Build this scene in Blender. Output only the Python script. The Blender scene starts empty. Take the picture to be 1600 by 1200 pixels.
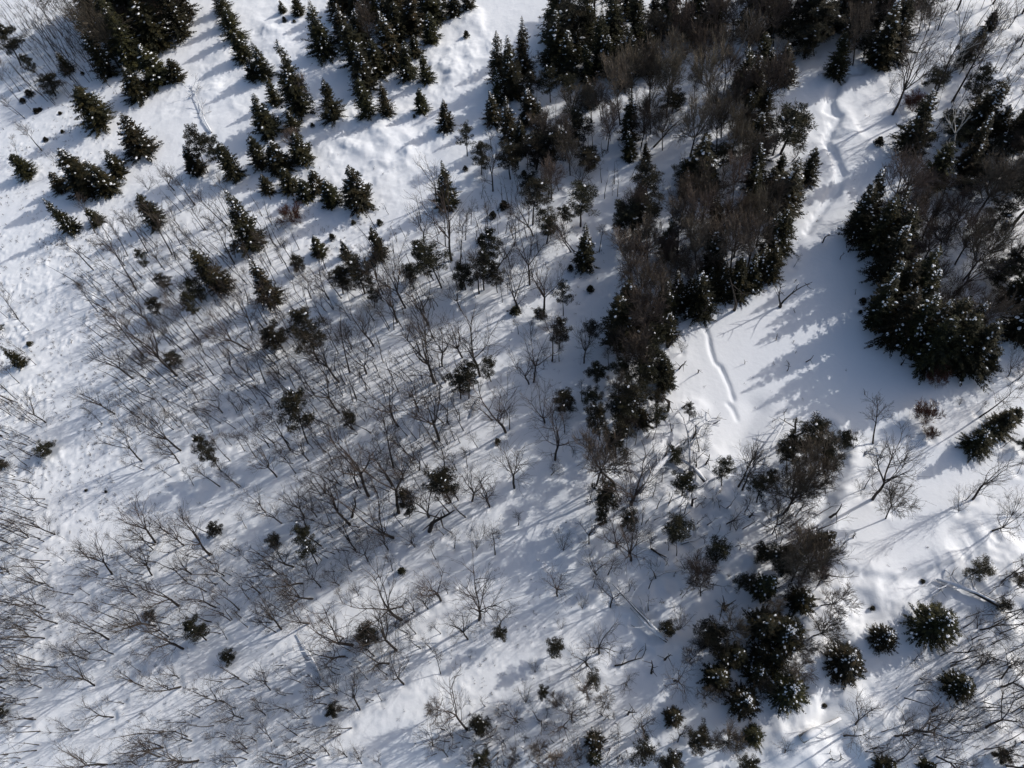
import bpy, math, random
import numpy as np
from mathutils import Vector, Matrix

random.seed(11)
R = math.radians
scene = bpy.context.scene
COL = scene.collection

# ------------------------------------------------------------------ camera
W0, H0, F0 = 1600.0, 1200.0, 1100.0            # photograph size and focal length in its pixels
NADIR = (930.0, 1130.0)                        # where all trunks point to
ALT = 100.0
_d = Vector((NADIR[0] - W0 / 2, -(NADIR[1] - H0 / 2), -F0)).normalized()
ZC = -_d
YC = (Vector((0, 0, -1)) - ZC * Vector((0, 0, -1)).dot(ZC)).normalized()
XC = YC.cross(ZC)
ROT = Matrix((XC, YC, ZC))                     # camera space -> world
cam_data = bpy.data.cameras.new('camera')
cam_data.sensor_width = 36.0
cam_data.lens = F0 / W0 * 36.0
cam_data.clip_end = 6000.0
cam = bpy.data.objects.new('camera', cam_data)
COL.objects.link(cam)
cam.matrix_world = Matrix.Translation((0, 0, ALT)) @ ROT.to_4x4()
scene.camera = cam


def ray(px, py):
    return ROT @ Vector((px - W0 / 2, -(py - H0 / 2), -F0))


def G(px, py, z=0.0):
    d = ray(px, py)
    t = (z - ALT) / d.z
    return Vector((d.x * t, d.y * t, z))


def to_px(p):
    c = ROT.transposed() @ (Vector(p) - Vector((0, 0, ALT)))
    return W0 / 2 + c.x / -c.z * F0, H0 / 2 - c.y / -c.z * F0


# ------------------------------------------------------------------ light
SUN_EL = R(29)
_s0, _s1 = G(955, 947), G(800, 1042)           # a trunk foot and a point along its shadow
_sd = (_s1 - _s0).normalized()
SUN_AZ = math.atan2(-_sd.y, -_sd.x)            # direction towards the sun
sun_vec = Vector((math.cos(SUN_AZ) * math.cos(SUN_EL), math.sin(SUN_AZ) * math.cos(SUN_EL), math.sin(SUN_EL)))
sun_l = bpy.data.lights.new('sun', 'SUN')
sun_l.energy = 3.5
sun_l.angle = R(0.5)
sun_l.color = (1.0, 0.97, 0.925)
sun = bpy.data.objects.new('sun', sun_l)
COL.objects.link(sun)
sun.rotation_euler = sun_vec.to_track_quat('Z', 'Y').to_euler()

world = bpy.data.worlds.new('World')
scene.world = world
world.use_nodes = True
wn = world.node_tree
bg = wn.nodes['Background']
sky = wn.nodes.new('ShaderNodeTexSky')
sky.sky_type = 'NISHITA'
sky.sun_disc = False
sky.sun_elevation = SUN_EL
sky.sun_rotation = math.pi / 2 - SUN_AZ
sky.air_density = 1.0
sky.dust_density = 2.6
sky.ozone_density = 1.0
wn.links.new(sky.outputs[0], bg.inputs[0])
bg.inputs[1].default_value = 0.15
scene.view_settings.view_transform = 'Standard'
scene.view_settings.look = 'None'
scene.view_settings.exposure = -0.26
scene.view_settings.gamma = 1.0
scene.render.engine = 'CYCLES'
scene.cycles.max_bounces = 5
scene.cycles.diffuse_bounces = 3


# ------------------------------------------------------------------ materials
def mat(name, cols, scale=3.0, rough=0.85, detail=4.0, bump=0.0, bscale=20.0, vary=0.0, hue=0.0):
    """cols: two or three colours spread over a noise; vary: brightness change from tree to tree."""
    m = bpy.data.materials.new(name)
    m.use_nodes = True
    nt = m.node_tree
    b = nt.nodes['Principled BSDF']
    b.inputs['Roughness'].default_value = rough
    b.inputs['Specular IOR Level'].default_value = 0.25
    tc = nt.nodes.new('ShaderNodeTexCoord')
    nz = nt.nodes.new('ShaderNodeTexNoise')
    nz.inputs['Scale'].default_value = scale
    nz.inputs['Detail'].default_value = detail
    nt.links.new(tc.outputs['Object'], nz.inputs['Vector'])
    cr = nt.nodes.new('ShaderNodeValToRGB')
    e = cr.color_ramp.elements
    e[0].position, e[1].position = 0.32, 0.68
    e[0].color, e[1].color = (*cols[0], 1), (*cols[-1], 1)
    if len(cols) == 3:
        x = e.new(0.5)
        x.color = (*cols[1], 1)
    nt.links.new(nz.outputs['Fac'], cr.inputs[0])
    out = cr.outputs[0]
    if vary or hue:
        oi = nt.nodes.new('ShaderNodeObjectInfo')
        hs = nt.nodes.new('ShaderNodeHueSaturation')
        mr = nt.nodes.new('ShaderNodeMapRange')
        mr.inputs[3].default_value, mr.inputs[4].default_value = 1 - vary, 1 + vary
        nt.links.new(oi.outputs['Random'], mr.inputs[0])
        nt.links.new(mr.outputs[0], hs.inputs['Value'])
        if hue:
            mr2 = nt.nodes.new('ShaderNodeMapRange')
            mr2.inputs[3].default_value, mr2.inputs[4].default_value = 0.5 - hue, 0.5 + hue
            mul = nt.nodes.new('ShaderNodeMath')
            mul.operation = 'MULTIPLY'
            mul.inputs[1].default_value = 7.31
            fr = nt.nodes.new('ShaderNodeMath')
            fr.operation = 'FRACT'
            nt.links.new(oi.outputs['Random'], mul.inputs[0])
            nt.links.new(mul.outputs[0], fr.inputs[0])
            nt.links.new(fr.outputs[0], mr2.inputs[0])
            nt.links.new(mr2.outputs[0], hs.inputs['Hue'])
        nt.links.new(out, hs.inputs['Color'])
        out = hs.outputs[0]
    nt.links.new(out, b.inputs['Base Color'])
    if bump:
        n2 = nt.nodes.new('ShaderNodeTexNoise')
        n2.inputs['Scale'].default_value = bscale
        n2.inputs['Detail'].default_value = 5
        nt.links.new(tc.outputs['Object'], n2.inputs['Vector'])
        bp = nt.nodes.new('ShaderNodeBump')
        bp.inputs['Strength'].default_value = bump
        bp.inputs['Distance'].default_value = 0.1
        nt.links.new(n2.outputs['Fac'], bp.inputs['Height'])
        nt.links.new(bp.outputs[0], b.inputs['Normal'])
    return m


M_SNOW = mat('snow', [(0.815, 0.835, 0.87), (0.855, 0.872, 0.895)], 0.05, 0.7, 3, 0.35, 1.6)
M_SNOWB = mat('bough_snow', [(0.80, 0.82, 0.86), (0.86, 0.87, 0.89)], 2.0, 0.7)
M_SPR = mat('spruce_needles', [(0.009, 0.011, 0.006), (0.022, 0.021, 0.009), (0.058, 0.045, 0.016)], 1.1, 0.75, 3, vary=0.35, hue=0.03)
M_PIN = mat('pine_needles', [(0.010, 0.012, 0.008), (0.024, 0.023, 0.013), (0.046, 0.038, 0.018)], 1.3, 0.75, 3, vary=0.35, hue=0.03)
M_BARK = mat('bark', [(0.022, 0.019, 0.018), (0.055, 0.046, 0.040)], 6.0, 0.9, vary=0.25)
M_TWIG = mat('twigs', [(0.042, 0.034, 0.030), (0.088, 0.070, 0.060)], 0.8, 0.9, vary=0.25, hue=0.015)
M_BRWN = mat('brown_twigs', [(0.055, 0.046, 0.039), (0.120, 0.095, 0.074), (0.19, 0.155, 0.125)], 2.2, 0.9, vary=0.45, hue=0.02)
M_RUST = mat('rust_twigs', [(0.060, 0.026, 0.019), (0.130, 0.062, 0.042)], 1.5, 0.9, vary=0.15)
M_PALE = mat('pale_bark', [(0.16, 0.14, 0.12), (0.48, 0.46, 0.43)], 3.0, 0.8)
M_WHITE = mat('white_bark', [(0.36, 0.34, 0.31), (0.66, 0.64, 0.61)], 3.0, 0.8)
M_DEAD = mat('dead_wood', [(0.022, 0.019, 0.017), (0.07, 0.058, 0.05)], 5.0, 0.9)


# ------------------------------------------------------------------ mesh helpers
class MB:
    def __init__(s):
        s.v, s.f, s.n = [], [], 0

    def add(s, v, f):
        """v: (n,3) array, f: list of index tuples"""
        s.v.append(np.asarray(v, float))
        o = s.n
        s.f.extend([tuple(i + o for i in q) for q in f])
        s.n += len(v)

    def tube(s, pts, rad, sides=4, cap=True):
        pts = np.asarray(pts, float)
        n = len(pts)
        tan = np.gradient(pts, axis=0)
        tan /= np.linalg.norm(tan, axis=1)[:, None] + 1e-9
        ref = np.array([0.0, 0, 1]) if abs(tan[0][2]) < 0.9 else np.array([1.0, 0, 0])
        u = np.cross(tan, ref)
        u /= np.linalg.norm(u, axis=1)[:, None] + 1e-9
        w = np.cross(tan, u)
        a = np.arange(sides) * 2 * math.pi / sides
        rad = np.asarray(rad, float)
        V = pts[:, None, :] + rad[:, None, None] * (np.cos(a)[None, :, None] * u[:, None, :] + np.sin(a)[None, :, None] * w[:, None, :])
        F = []
        for i in range(n - 1):
            for k in range(sides):
                k2 = (k + 1) % sides
                F.append((i * sides + k, i * sides + k2, (i + 1) * sides + k2, (i + 1) * sides + k))
        if cap:
            F.append(tuple(range(sides - 1, -1, -1)))
            F.append(tuple((n - 1) * sides + k for k in range(sides)))
        s.add(V.reshape(-1, 3), F)

    def quads(s, Q):
        """Q: (n,4,3) loose quads"""
        Q = np.asarray(Q, float)
        o = s.n
        s.v.append(Q.reshape(-1, 3))
        s.f.extend([(o + 4 * i, o + 4 * i + 1, o + 4 * i + 2, o + 4 * i + 3) for i in range(len(Q))])
        s.n += 4 * len(Q)

    def blob(s, c, r, ax, rng, flat=0.5):
        """a lump of snow with a longer axis ax"""
        c = np.asarray(c, float)
        ax = np.asarray(ax, float)
        ax = ax / (np.linalg.norm(ax) + 1e-9)
        side = np.cross(ax, [0, 0, 1.0])
        side /= np.linalg.norm(side) + 1e-9
        up = np.cross(side, ax)
        ring = []
        for k in range(6):
            a = k * math.pi / 3 + rng.uniform(-.3, .3)
            q = rng.uniform(.75, 1.2)
            ring.append(c + ax * math.cos(a) * r * 1.5 * q + side * math.sin(a) * r * q)
        V = ring + [c + up * r * flat * rng.uniform(.8, 1.3) + side * rng.uniform(-.2, .2) * r, c - up * r * 0.2]
        F = [(k, (k + 1) % 6, 6) for k in range(6)] + [((k + 1) % 6, k, 7) for k in range(6)]
        s.add(np.array(V), F)

    def mesh(s, name, m, smooth=False):
        me = bpy.data.meshes.new(name)
        V = np.concatenate(s.v) if s.v else np.zeros((0, 3))
        me.from_pydata(V.tolist(), [], s.f)
        me.materials.append(m)
        if smooth:
            me.polygons.foreach_set('use_smooth', np.ones(len(me.polygons), bool))
        me.update()
        return me


def link(name, data, parent=None):
    o = bpy.data.objects.new(name, data)
    COL.objects.link(o)
    if parent is not None:
        o.parent = parent
    return o


# ------------------------------------------------------------------ noise
def vnoise(x, y, seed=0):
    xi, yi = np.floor(x).astype(np.int64), np.floor(y).astype(np.int64)
    xf, yf = x - xi, y - yi
    u, v = xf * xf * (3 - 2 * xf), yf * yf * (3 - 2 * yf)

    def h(a, b):
        n = (a * 374761393 + b * 668265263 + seed * 1442695041) & 0xffffffff
        n = ((n ^ (n >> 13)) * 1274126177) & 0xffffffff
        n = (n ^ (n >> 16)) & 0xffff
        return n / 65535.0
    return (h(xi, yi) * (1 - u) + h(xi + 1, yi) * u) * (1 - v) + (h(xi, yi + 1) * (1 - u) + h(xi + 1, yi + 1) * u) * v


def fbm(x, y, f, oct=4, seed=0, gain=0.5):
    s, a, t = 0, 1.0, 0
    for i in range(oct):
        s = s + a * (vnoise(x * f + 17.3 * i, y * f - 9.1 * i, seed + i) * 2 - 1)
        t += a
        a *= gain
        f *= 2.03
    return s / t
# ------------------------------------------------------------------ what stands where, tile by tile (a tile is 400 x 300 photograph pixels drawn four times as large):
# kind, foot x y, tip x y, crown width
TILES = {
(0, 0): """S 630 780 520 505 240;S 900 950 785 715 250;S 690 470 640 270 180;S 880 610 830 410 190;S 1000 520 960 250 230;S 1120 500 1090 360 130;S 800 330 640 -10 300;S 1000 300 900 -60 260
S 640 230 560 -60 180;S 1150 230 1090 20 180;S 1180 130 1120 -80 150;S 860 420 780 120 220;S 430 450 370 330 120;P 350 600 335 430 150;H 195 600 175 510 80;P 130 410 -10 130 150;P 260 495 120 330 70
S 180 1100 120 975 150;S 560 1190 420 900 280;S 680 1200 620 960 200;S 760 1090 730 890 150;S 400 1190 330 1080 130;P 1300 1080 1180 800 110;P 1420 1050 1270 840 120;S 1240 1080 1160 900 140;S 1480 1120 1390 880 160
S 1400 70 1350 -60 140;S 1480 250 1400 40 170;S 1530 370 1480 190 150;S 1595 490 1560 350 120;S 1440 160 1370 -40 150;H 150 640 150 600 50;H 235 705 240 660 80;H 395 830 400 800 70;H 290 880 285 850 60;H 520 465 520 440 50;H 835 640 835 615 35;H 380 715 378 690 30;H 255 690 260 660 60
B 500 190 340 -40 150;N 480 180 400 -20 70;N 370 160 230 -20 80;N 430 360 300 130 90;N 345 325 120 30 110;N 310 150 240 -20 60;N 640 475 430 230 110;N 470 380 430 240 50;N 610 230 500 40 80;N 75 165 -10 60 60;N 80 560 -20 440 60;N 125 570 0 370 80;N 155 740 -10 590 80;N 260 940 110 770 110;B 395 1065 310 930 110;N 110 980 60 850 60;N 290 300 190 120 70;N 240 130 180 -30 60;N 200 180 100 30 60
U 760 200 700 40 160;U 960 130 900 -40 160;B 1090 1190 1010 1020 150;M 930 1190 890 1080 150""",
(400, 0): """S 430 340 330 5 230;S 280 700 190 230 210;S 130 650 110 450 120;S 490 740 420 490 180;S 60 490 -30 260 150;S 90 840 -20 590 210;S 240 810 220 690 130;S 300 1010 270 810 180;S 160 1060 150 890 200;S 40 1040 0 830 150;S 220 1190 190 1060 170;S 80 1200 60 1100 130;S 390 1190 370 1080 150;S 650 1290 600 1030 220;S 480 1270 470 1150 170;S 320 1240 300 1130 150
S 560 270 500 20 180;S 660 290 620 60 190;S 520 130 470 -60 140;S 700 730 650 480 150;S 690 560 640 260 200;S 820 720 790 510 130;S 760 470 720 240 180;S 830 440 800 310 110;S 800 200 760 -30 160;S 900 260 880 0 150;S 960 480 920 250 170;S 1000 200 1000 -70 170;S 1070 510 1030 330 130;S 1100 260 1090 70 140;S 1240 90 1240 -60 130;S 1330 50 1330 -80 120;S 170 80 150 0 60;S 270 90 250 -20 100;H 182 140 175 100 35;H 240 140 240 120 25;S 640 130 620 -50 160;S 890 400 880 260 110;S 1000 350 990 220 130
S 1040 700 1020 550 115;S 1190 800 1180 620 145;H 1315 235 1310 175 45;H 355 790 355 765 30;H 505 750 505 735 25;H 990 735 990 715 20;H 1310 1065 1310 1035 35
S 1520 520 1500 200 150;S 1600 600 1570 230 170;S 1520 650 1500 420 120;S 1590 880 1560 600 150;P 1320 975 1280 790 110;N 1475 945 1450 780 60;P 1410 1090 1400 880 100;P 1590 1120 1560 900 150;B 1480 1195 1440 950 120;S 1200 1290 1160 1010 170;B 1130 1260 1060 1030 190
U 260 620 240 480 150;U 230 930 200 830 140;U 690 240 660 60 140""",
(800, 0): """S 70 360 60 110 150;P 40 600 10 370 140;B 95 480 130 310 150;S 330 390 350 190 170;S 480 200 470 -60 170;S 560 330 560 60 200;S 650 250 640 -40 200;S 730 350 730 170 190;S 600 390 600 220 170;S 780 200 780 -60 160;S 900 150 900 -60 150;S 480 440 460 270 140;P 380 520 350 390 180;P 240 640 220 440 130;P 100 640 100 470 140;S 180 790 170 630 120;S 490 600 460 470 130;S 740 780 740 550 130;P 1000 700 1010 570 150
U 870 760 870 600 180;U 560 680 540 540 160;U 390 720 380 590 200;U 680 650 640 390 230;U 760 560 740 320 220;U 870 560 870 310 240;U 980 600 990 330 200;U 1010 480 1010 240 200;P 1130 300 1140 110 200;U 1200 400 1200 170 200;U 1290 180 1300 -30 200;U 1400 150 1420 -60 220;U 1530 150 1550 -70 200;U 1330 350 1330 190 200;U 1260 560 1250 290 200;U 1340 500 1350 320 190;S 1470 520 1480 290 200;U 1420 650 1430 470 200;S 1540 560 1560 350 180;S 1480 760 1500 560 200;U 1330 760 1340 550 180;U 1300 850 1310 650 160;U 1390 900 1400 710 190
S 1220 950 1220 810 120;S 1550 900 1570 700 180;U 1440 1000 1450 810 200;S 1540 1100 1560 890 190;P 1300 1050 1310 900 150;U 1400 1180 1410 1000 200;S 1520 1220 1540 1020 180;W 1390 370 1545 140 200;W 1235 720 1215 490 120;S 740 940 730 820 110;S 840 970 840 885 80;P 150 1060 170 840 180;P 250 1060 240 830 190;U 360 1020 340 870 160;P 480 1060 470 920 140;U 330 920 320 750 190;N 500 930 490 780 120;U 600 850 600 670 180;U 240 1170 240 1010 120;P 40 1060 20 940 100;N 95 1060 95 890 50;H 75 1100 75 1065 45;P 110 1200 100 1100 120;B 440 1190 450 1050 200
P 850 1250 840 1040 160;P 1040 1200 1060 1050 120;N 1085 1140 1080 960 100;P 1160 1200 1170 1090 130;U 900 300 900 100 180;U 1060 250 1070 40 170;S 700 480 700 330 130;S 410 330 400 200 120;S 640 120 640 -70 170;U 1150 560 1150 440 100;U 500 700 490 560 150;S 1580 400 1590 200 160;S 1590 720 1600 540 170;U 1500 330 1500 120 190;P 1240 1190 1240 1080 120;U 1460 820 1460 690 150;U 1590 1010 1600 850 150;U 950 860 950 700 120""",
(1200, 0): """S 110 440 110 260 180;S 20 430 0 290 130;P 200 260 210 50 230;P 230 360 240 170 180;P 290 350 300 190 110;U 60 200 60 -10 150;U 240 100 250 -60 180;U 140 140 140 -20 150;P 130 320 140 140 150;S 440 130 430 0 130;S 450 395 450 190 160;U 560 330 570 50 230;P 600 360 610 190 170;S 720 350 730 40 200;S 800 310 820 90 180;P 690 200 700 30 180;U 880 130 890 -10 180;U 960 170 970 30 150;P 500 280 500 110 150;U 640 200 640 10 170
D 850 230 890 140 0;B 780 715 1060 110 330;N 1010 680 1300 60 150;N 1150 640 1540 10 190;W 1100 520 1240 230 110;W 1200 215 1140 20 120;P 1285 700 1350 440 175;P 1040 560 1040 415 145;S 1330 250 1330 150 100;S 1390 160 1390 45 95;P 1220 430 1210 280 130;U 1290 400 1290 280 150
N 1450 440 1580 230 70;N 1490 485 1610 340 80;N 1570 470 1620 390 50;N 1535 685 1610 530 60;R 900 700 920 580 160;P 890 1020 950 810 140;S 890 925 900 825 115;H 690 900 690 850 65;H 1030 855 1030 825 45;N 890 830 950 630 60;B 960 1000 970 780 70;W 1150 1060 1130 710 90
P 1130 790 1140 680 140;P 1200 920 1210 750 190;P 1330 870 1350 710 210;S 1440 810 1470 640 160;S 1560 810 1590 710 130;P 1330 1010 1340 890 200;S 1230 1070 1230 940 140;P 1430 1020 1450 870 180;U 1550 970 1580 850 150;P 1290 1150 1300 1010 190;U 1400 1140 1410 990 170;U 1540 1160 1570 990 160;U 1000 1190 1010 1070 130;U 1110 1200 1130 1080 170;P 1210 1220 1220 1090 160;P 1480 1230 1490 1100 160
S 270 1085 290 920 135;B 30 970 50 640 190;B 150 1010 210 870 140;S 80 1090 100 950 140;S 30 1180 40 1040 160;B 870 1260 930 980 310;D 225 705 240 650 0;D 165 640 175 612 0;D 690 1195 690 1150 0;N 810 850 860 740 40;M 760 580 800 470 110;B 1060 190 1090 20 130;N 1520 330 1590 220 40;U 1020 160 1040 40 130;B 1500 180 1560 30 150""",
(0, 300): """S 460 240 265 40 150;S 610 195 590 95 120;N 595 255 460 20 60;S 990 205 890 -10 160;S 1590 340 1420 -20 220;S 1390 600 1180 350 180;P 1260 690 1180 540 110;N 925 375 760 110 70;N 1075 390 860 90 70;N 1285 235 1170 30 80;B 1120 215 1040 50 110;N 1465 450 1290 170 90;P 1470 410 1450 310 90;N 1485 380 1420 200 60
N 850 615 620 280 100;N 725 725 620 590 70;B 940 835 750 650 110;N 615 750 490 560 100;P 975 540 855 370 70;P 1065 620 1010 500 90;P 1005 770 930 665 85;B 830 1165 620 980 210;P 1270 815 1130 640 90;N 1240 920 1040 670 100;N 1065 960 960 830 60;N 1090 945 1000 790 60;N 895 1020 640 740 90;B 1105 1150 800 840 120;N 1070 1100 870 890 90;P 1100 1075 1085 985 90
N 1410 1030 1290 880 70;B 1555 990 1340 810 120;B 1580 865 1440 640 140;N 1330 835 1280 765 40;N 1350 690 1310 590 60;N 1580 590 1500 470 70;N 1285 1025 1200 890 70;N 1335 1145 1190 950 90;N 1060 1195 880 1030 100;N 780 460 600 280 70;N 800 400 680 180 70;N 115 795 -20 610 100;N 45 785 -50 690 60;N 180 865 60 740 70;N 155 1005 20 890 70;N 225 1080 100 990 60;S 145 1075 -10 960 100;H 190 955 188 920 45;P 20 870 0 810 60;N 120 1195 -10 1085 90
N 700 300 590 130 60;N 820 280 700 110 60;N 900 300 820 160 60;N 650 420 560 300 50;B 1010 470 930 300 100;N 1180 520 1060 370 60;N 1130 330 1050 190 60;N 1200 330 1130 220 50;N 920 700 800 520 70;N 760 860 660 740 60;N 1190 1180 1060 1020 70;N 870 900 760 760 60;N 990 1150 860 1010 60;N 1440 780 1370 640 60;N 1500 700 1430 560 60;N 600 640 480 580 50;N 1400 950 1310 850 50;B 1480 1150 1380 1010 100;B 1590 1180 1490 1050 110;N 1240 1080 1150 960 60;N 1160 880 1080 770 50;N 1010 880 920 780 50;N 60 640 -20 560 50""",
(400, 300): """S 105 690 10 380 190;S 770 405 760 195 145;S 405 390 390 255 115;S 565 405 560 285 85;H 480 295 480 255 45;H 610 200 610 175 35;H 775 205 775 170 45;N 140 240 90 130 60;R 240 190 150 20 180;P 275 500 260 400 85;B 345 665 230 490 100;B 455 670 310 460 110;N 535 665 420 470 120;P 545 635 510 470 120;P 680 635 610 405 200;P 740 725 710 550 90;N 585 680 570 590 50
B 795 640 730 420 120;B 935 725 840 410 150;B 885 815 800 560 160;N 835 850 730 690 70;B 1075 830 1000 530 190;N 1000 760 950 620 60;B 1050 320 980 80 210;P 1160 600 1090 350 195;P 1110 550 1010 320 110;P 960 560 960 450 100;B 1220 430 1100 50 160;N 1185 340 1150 110 100;N 1275 465 1260 170 50;N 1310 300 1320 110 60;N 1345 205 1370 50 70;N 1445 262 1430 70 70;H 1480 160 1475 105 55;H 1550 100 1550 40 70;H 1405 320 1405 265 60
P 1455 480 1515 220 90;N 1395 635 1350 370 80;P 1425 612 1405 400 150;P 1310 610 1290 465 120;P 1510 628 1500 460 100;N 1575 640 1570 560 20;B 1510 480 1590 300 110;N 1540 690 1510 580 40;B 1280 740 1210 590 90;B 1290 1035 1205 810 130;B 1400 1150 1380 830 240;B 1165 1090 1140 865 90;B 1120 1195 970 790 140;N 1130 1180 1110 1050 40;P 1330 1290 1320 1050 150;P 1470 1185 1460 1045 100;B 690 1135 600 870 130;N 585 1130 480 840 110;B 735 965 640 730 130;N 515 1010 430 820 100;P 390 1060 300 760 200;P 165 975 60 860 150;N 215 905 120 730 100
B 520 1190 330 950 230;N 275 1165 170 990 70;B 185 1170 60 1040 110;N 600 980 540 810 70;N 735 810 690 690 50;N 60 1195 -40 970 70;N 645 1190 640 1090 40;N 1290 420 1250 290 50;N 1560 260 1580 100 80;N 1020 700 960 560 70;N 700 500 640 350 50;N 120 1080 30 940 60;N 430 1140 330 1010 70;N 350 870 280 730 60;B 1590 470 1560 340 80""",
(800, 300): """N 15 335 0 140 70;B 130 275 20 50 160;P 130 205 140 -50 180;P 215 322 190 105 140;P 245 300 240 190 70;P 430 215 460 0 210;P 350 195 350 100 100;S 455 390 460 200 115;N 545 375 550 200 70;N 450 450 270 170 70;B 370 375 290 190 100;H 365 490 365 450 42;H 490 620 490 575 52;B 110 580 60 320 140;B 50 750 20 460 140;B 200 760 200 460 160;N 225 860 190 760 30;P 180 805 180 740 80;H 20 755 20 690 75;P 320 775 325 590 75;P 300 978 320 815 115;P 480 945 490 820 115;B 450 1070 460 890 160;N 250 1060 250 820 70;N 295 1060 310 950 70;N 40 888 20 790 60;N 115 893 120 800 60;D 610 850 612 757 0;N 195 1088 195 1010 50;B 105 1200 70 1020 100;B 135 1190 135 990 100;P 530 1190 540 1075 115;N 605 1090 610 980 40
P 670 255 690 90 110;P 760 280 750 70 230;P 870 235 880 40 210;U 800 150 800 -10 200;S 980 330 1000 160 150;U 1050 285 1060 90 200;U 1150 250 1160 30 200;U 1180 405 1180 190 220;S 1270 445 1280 250 180;U 1000 440 1010 290 150;B 890 570 850 320 210;U 800 640 800 460 200;S 690 865 680 650 120;S 740 765 730 550 140;U 860 745 860 550 170;U 830 865 840 670 170;S 960 725 980 550 140;S 1050 655 1040 490 130;S 1190 685 1190 500 150;S 1130 655 1120 530 140;S 1330 595 1340 430 160;S 1430 565 1440 390 150;S 1520 535 1530 370 150;S 1250 605 1250 470 130;U 1400 420 1400 190 250;U 1500 400 1520 170 250;U 1300 300 1310 90 200;S 1570 485 1590 320 150;U 1560 250 1580 50 200;S 980 865 990 755 95;P 900 905 890 750 170;P 880 985 880 820 150;N 780 960 780 850 60;P 650 905 670 780 90;P 880 1135 870 970 180;S 960 1155 950 1035 90;P 720 1195 720 1070 160;B 680 1080 660 910 160;P 830 1250 830 1070 150;U 1050 530 1050 380 150;U 1310 470 1310 330 150;U 940 600 940 450 140;U 1120 550 1130 420 140;P 760 900 760 770 120
D 1155 805 1197 675 0;D 1390 740 1435 555 0;D 975 970 1020 875 0;D 1045 1105 1082 1050 0;D 1163 1130 1175 1093 0;D 1455 1075 1458 1050 0;M 1060 1005 1060 935 85""",
(1200, 300): """S 40 485 50 330 150;S 100 285 130 100 180;S 50 305 30 120 160;B 170 105 200 -30 170;S 560 265 540 90 160;S 610 185 610 30 190;S 690 335 700 140 190;S 800 405 820 190 180;S 760 290 760 130 150;U 800 200 820 10 220;U 900 300 920 90 260;U 1000 250 1030 40 260;U 1100 350 1130 120 280;U 1210 400 1230 170 260;U 1000 420 1020 210 250;U 1200 200 1220 -10 220;U 1300 330 1330 140 200;U 950 130 960 -30 180;P 1380 255 1400 70 210;N 1500 155 1600 10 80;N 1510 258 1620 160 80;D 1070 495 1130 415 0;U 900 430 910 260 170
S 740 525 750 390 160;U 860 505 870 330 200;S 720 725 730 550 180;S 680 805 690 650 140;S 800 705 810 550 160;S 800 885 810 730 180;S 920 655 960 510 190;U 1050 605 1060 450 200;U 1000 805 1010 630 200;S 900 935 910 790 160;S 980 965 1000 810 160;U 1130 705 1150 550 200;U 1220 705 1240 560 180;U 1120 885 1140 690 200;S 1000 1065 1020 910 170;S 1130 1055 1140 920 160;S 1250 1085 1260 920 170;S 1380 1085 1390 920 150;S 1300 885 1320 750 160;S 1180 985 1190 840 160;R 1060 1195 1070 1080 160;S 920 790 930 640 150;S 1080 960 1090 820 150;S 1340 970 1350 840 140;U 1220 850 1230 690 160
W 1000 760 1140 590 160;W 830 605 860 530 70;P 1430 570 1450 430 170;P 1520 525 1560 410 160;P 1470 710 1490 590 160;P 1560 725 1590 630 140;P 1590 540 1610 430 120;B 1560 1175 1610 1070 130;N 1480 870 1540 815 60;P 1590 890 1600 830 70;B 1500 1150 1580 1010 120;U 1430 330 1450 190 160;U 1520 420 1550 300 150
D 340 315 382 238 0;D 500 375 537 308 0;D 560 405 592 345 0;D 450 420 462 378 0;D 490 350 495 322 0;D 165 565 185 538 0;V 75 717 105 560 190;D 50 925 55 885 0;D 170 1008 184 988 0;D 238 1062 286 1033 0;D 120 1118 134 1088 0;D 130 1075 115 1050 0;D 832 1082 870 1035 0;D 690 970 700 930 0;D 168 755 160 732 0;D 545 640 540 625 0;H 590 690 590 660 50;H 575 755 575 735 30;N 160 470 200 400 40""",
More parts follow.
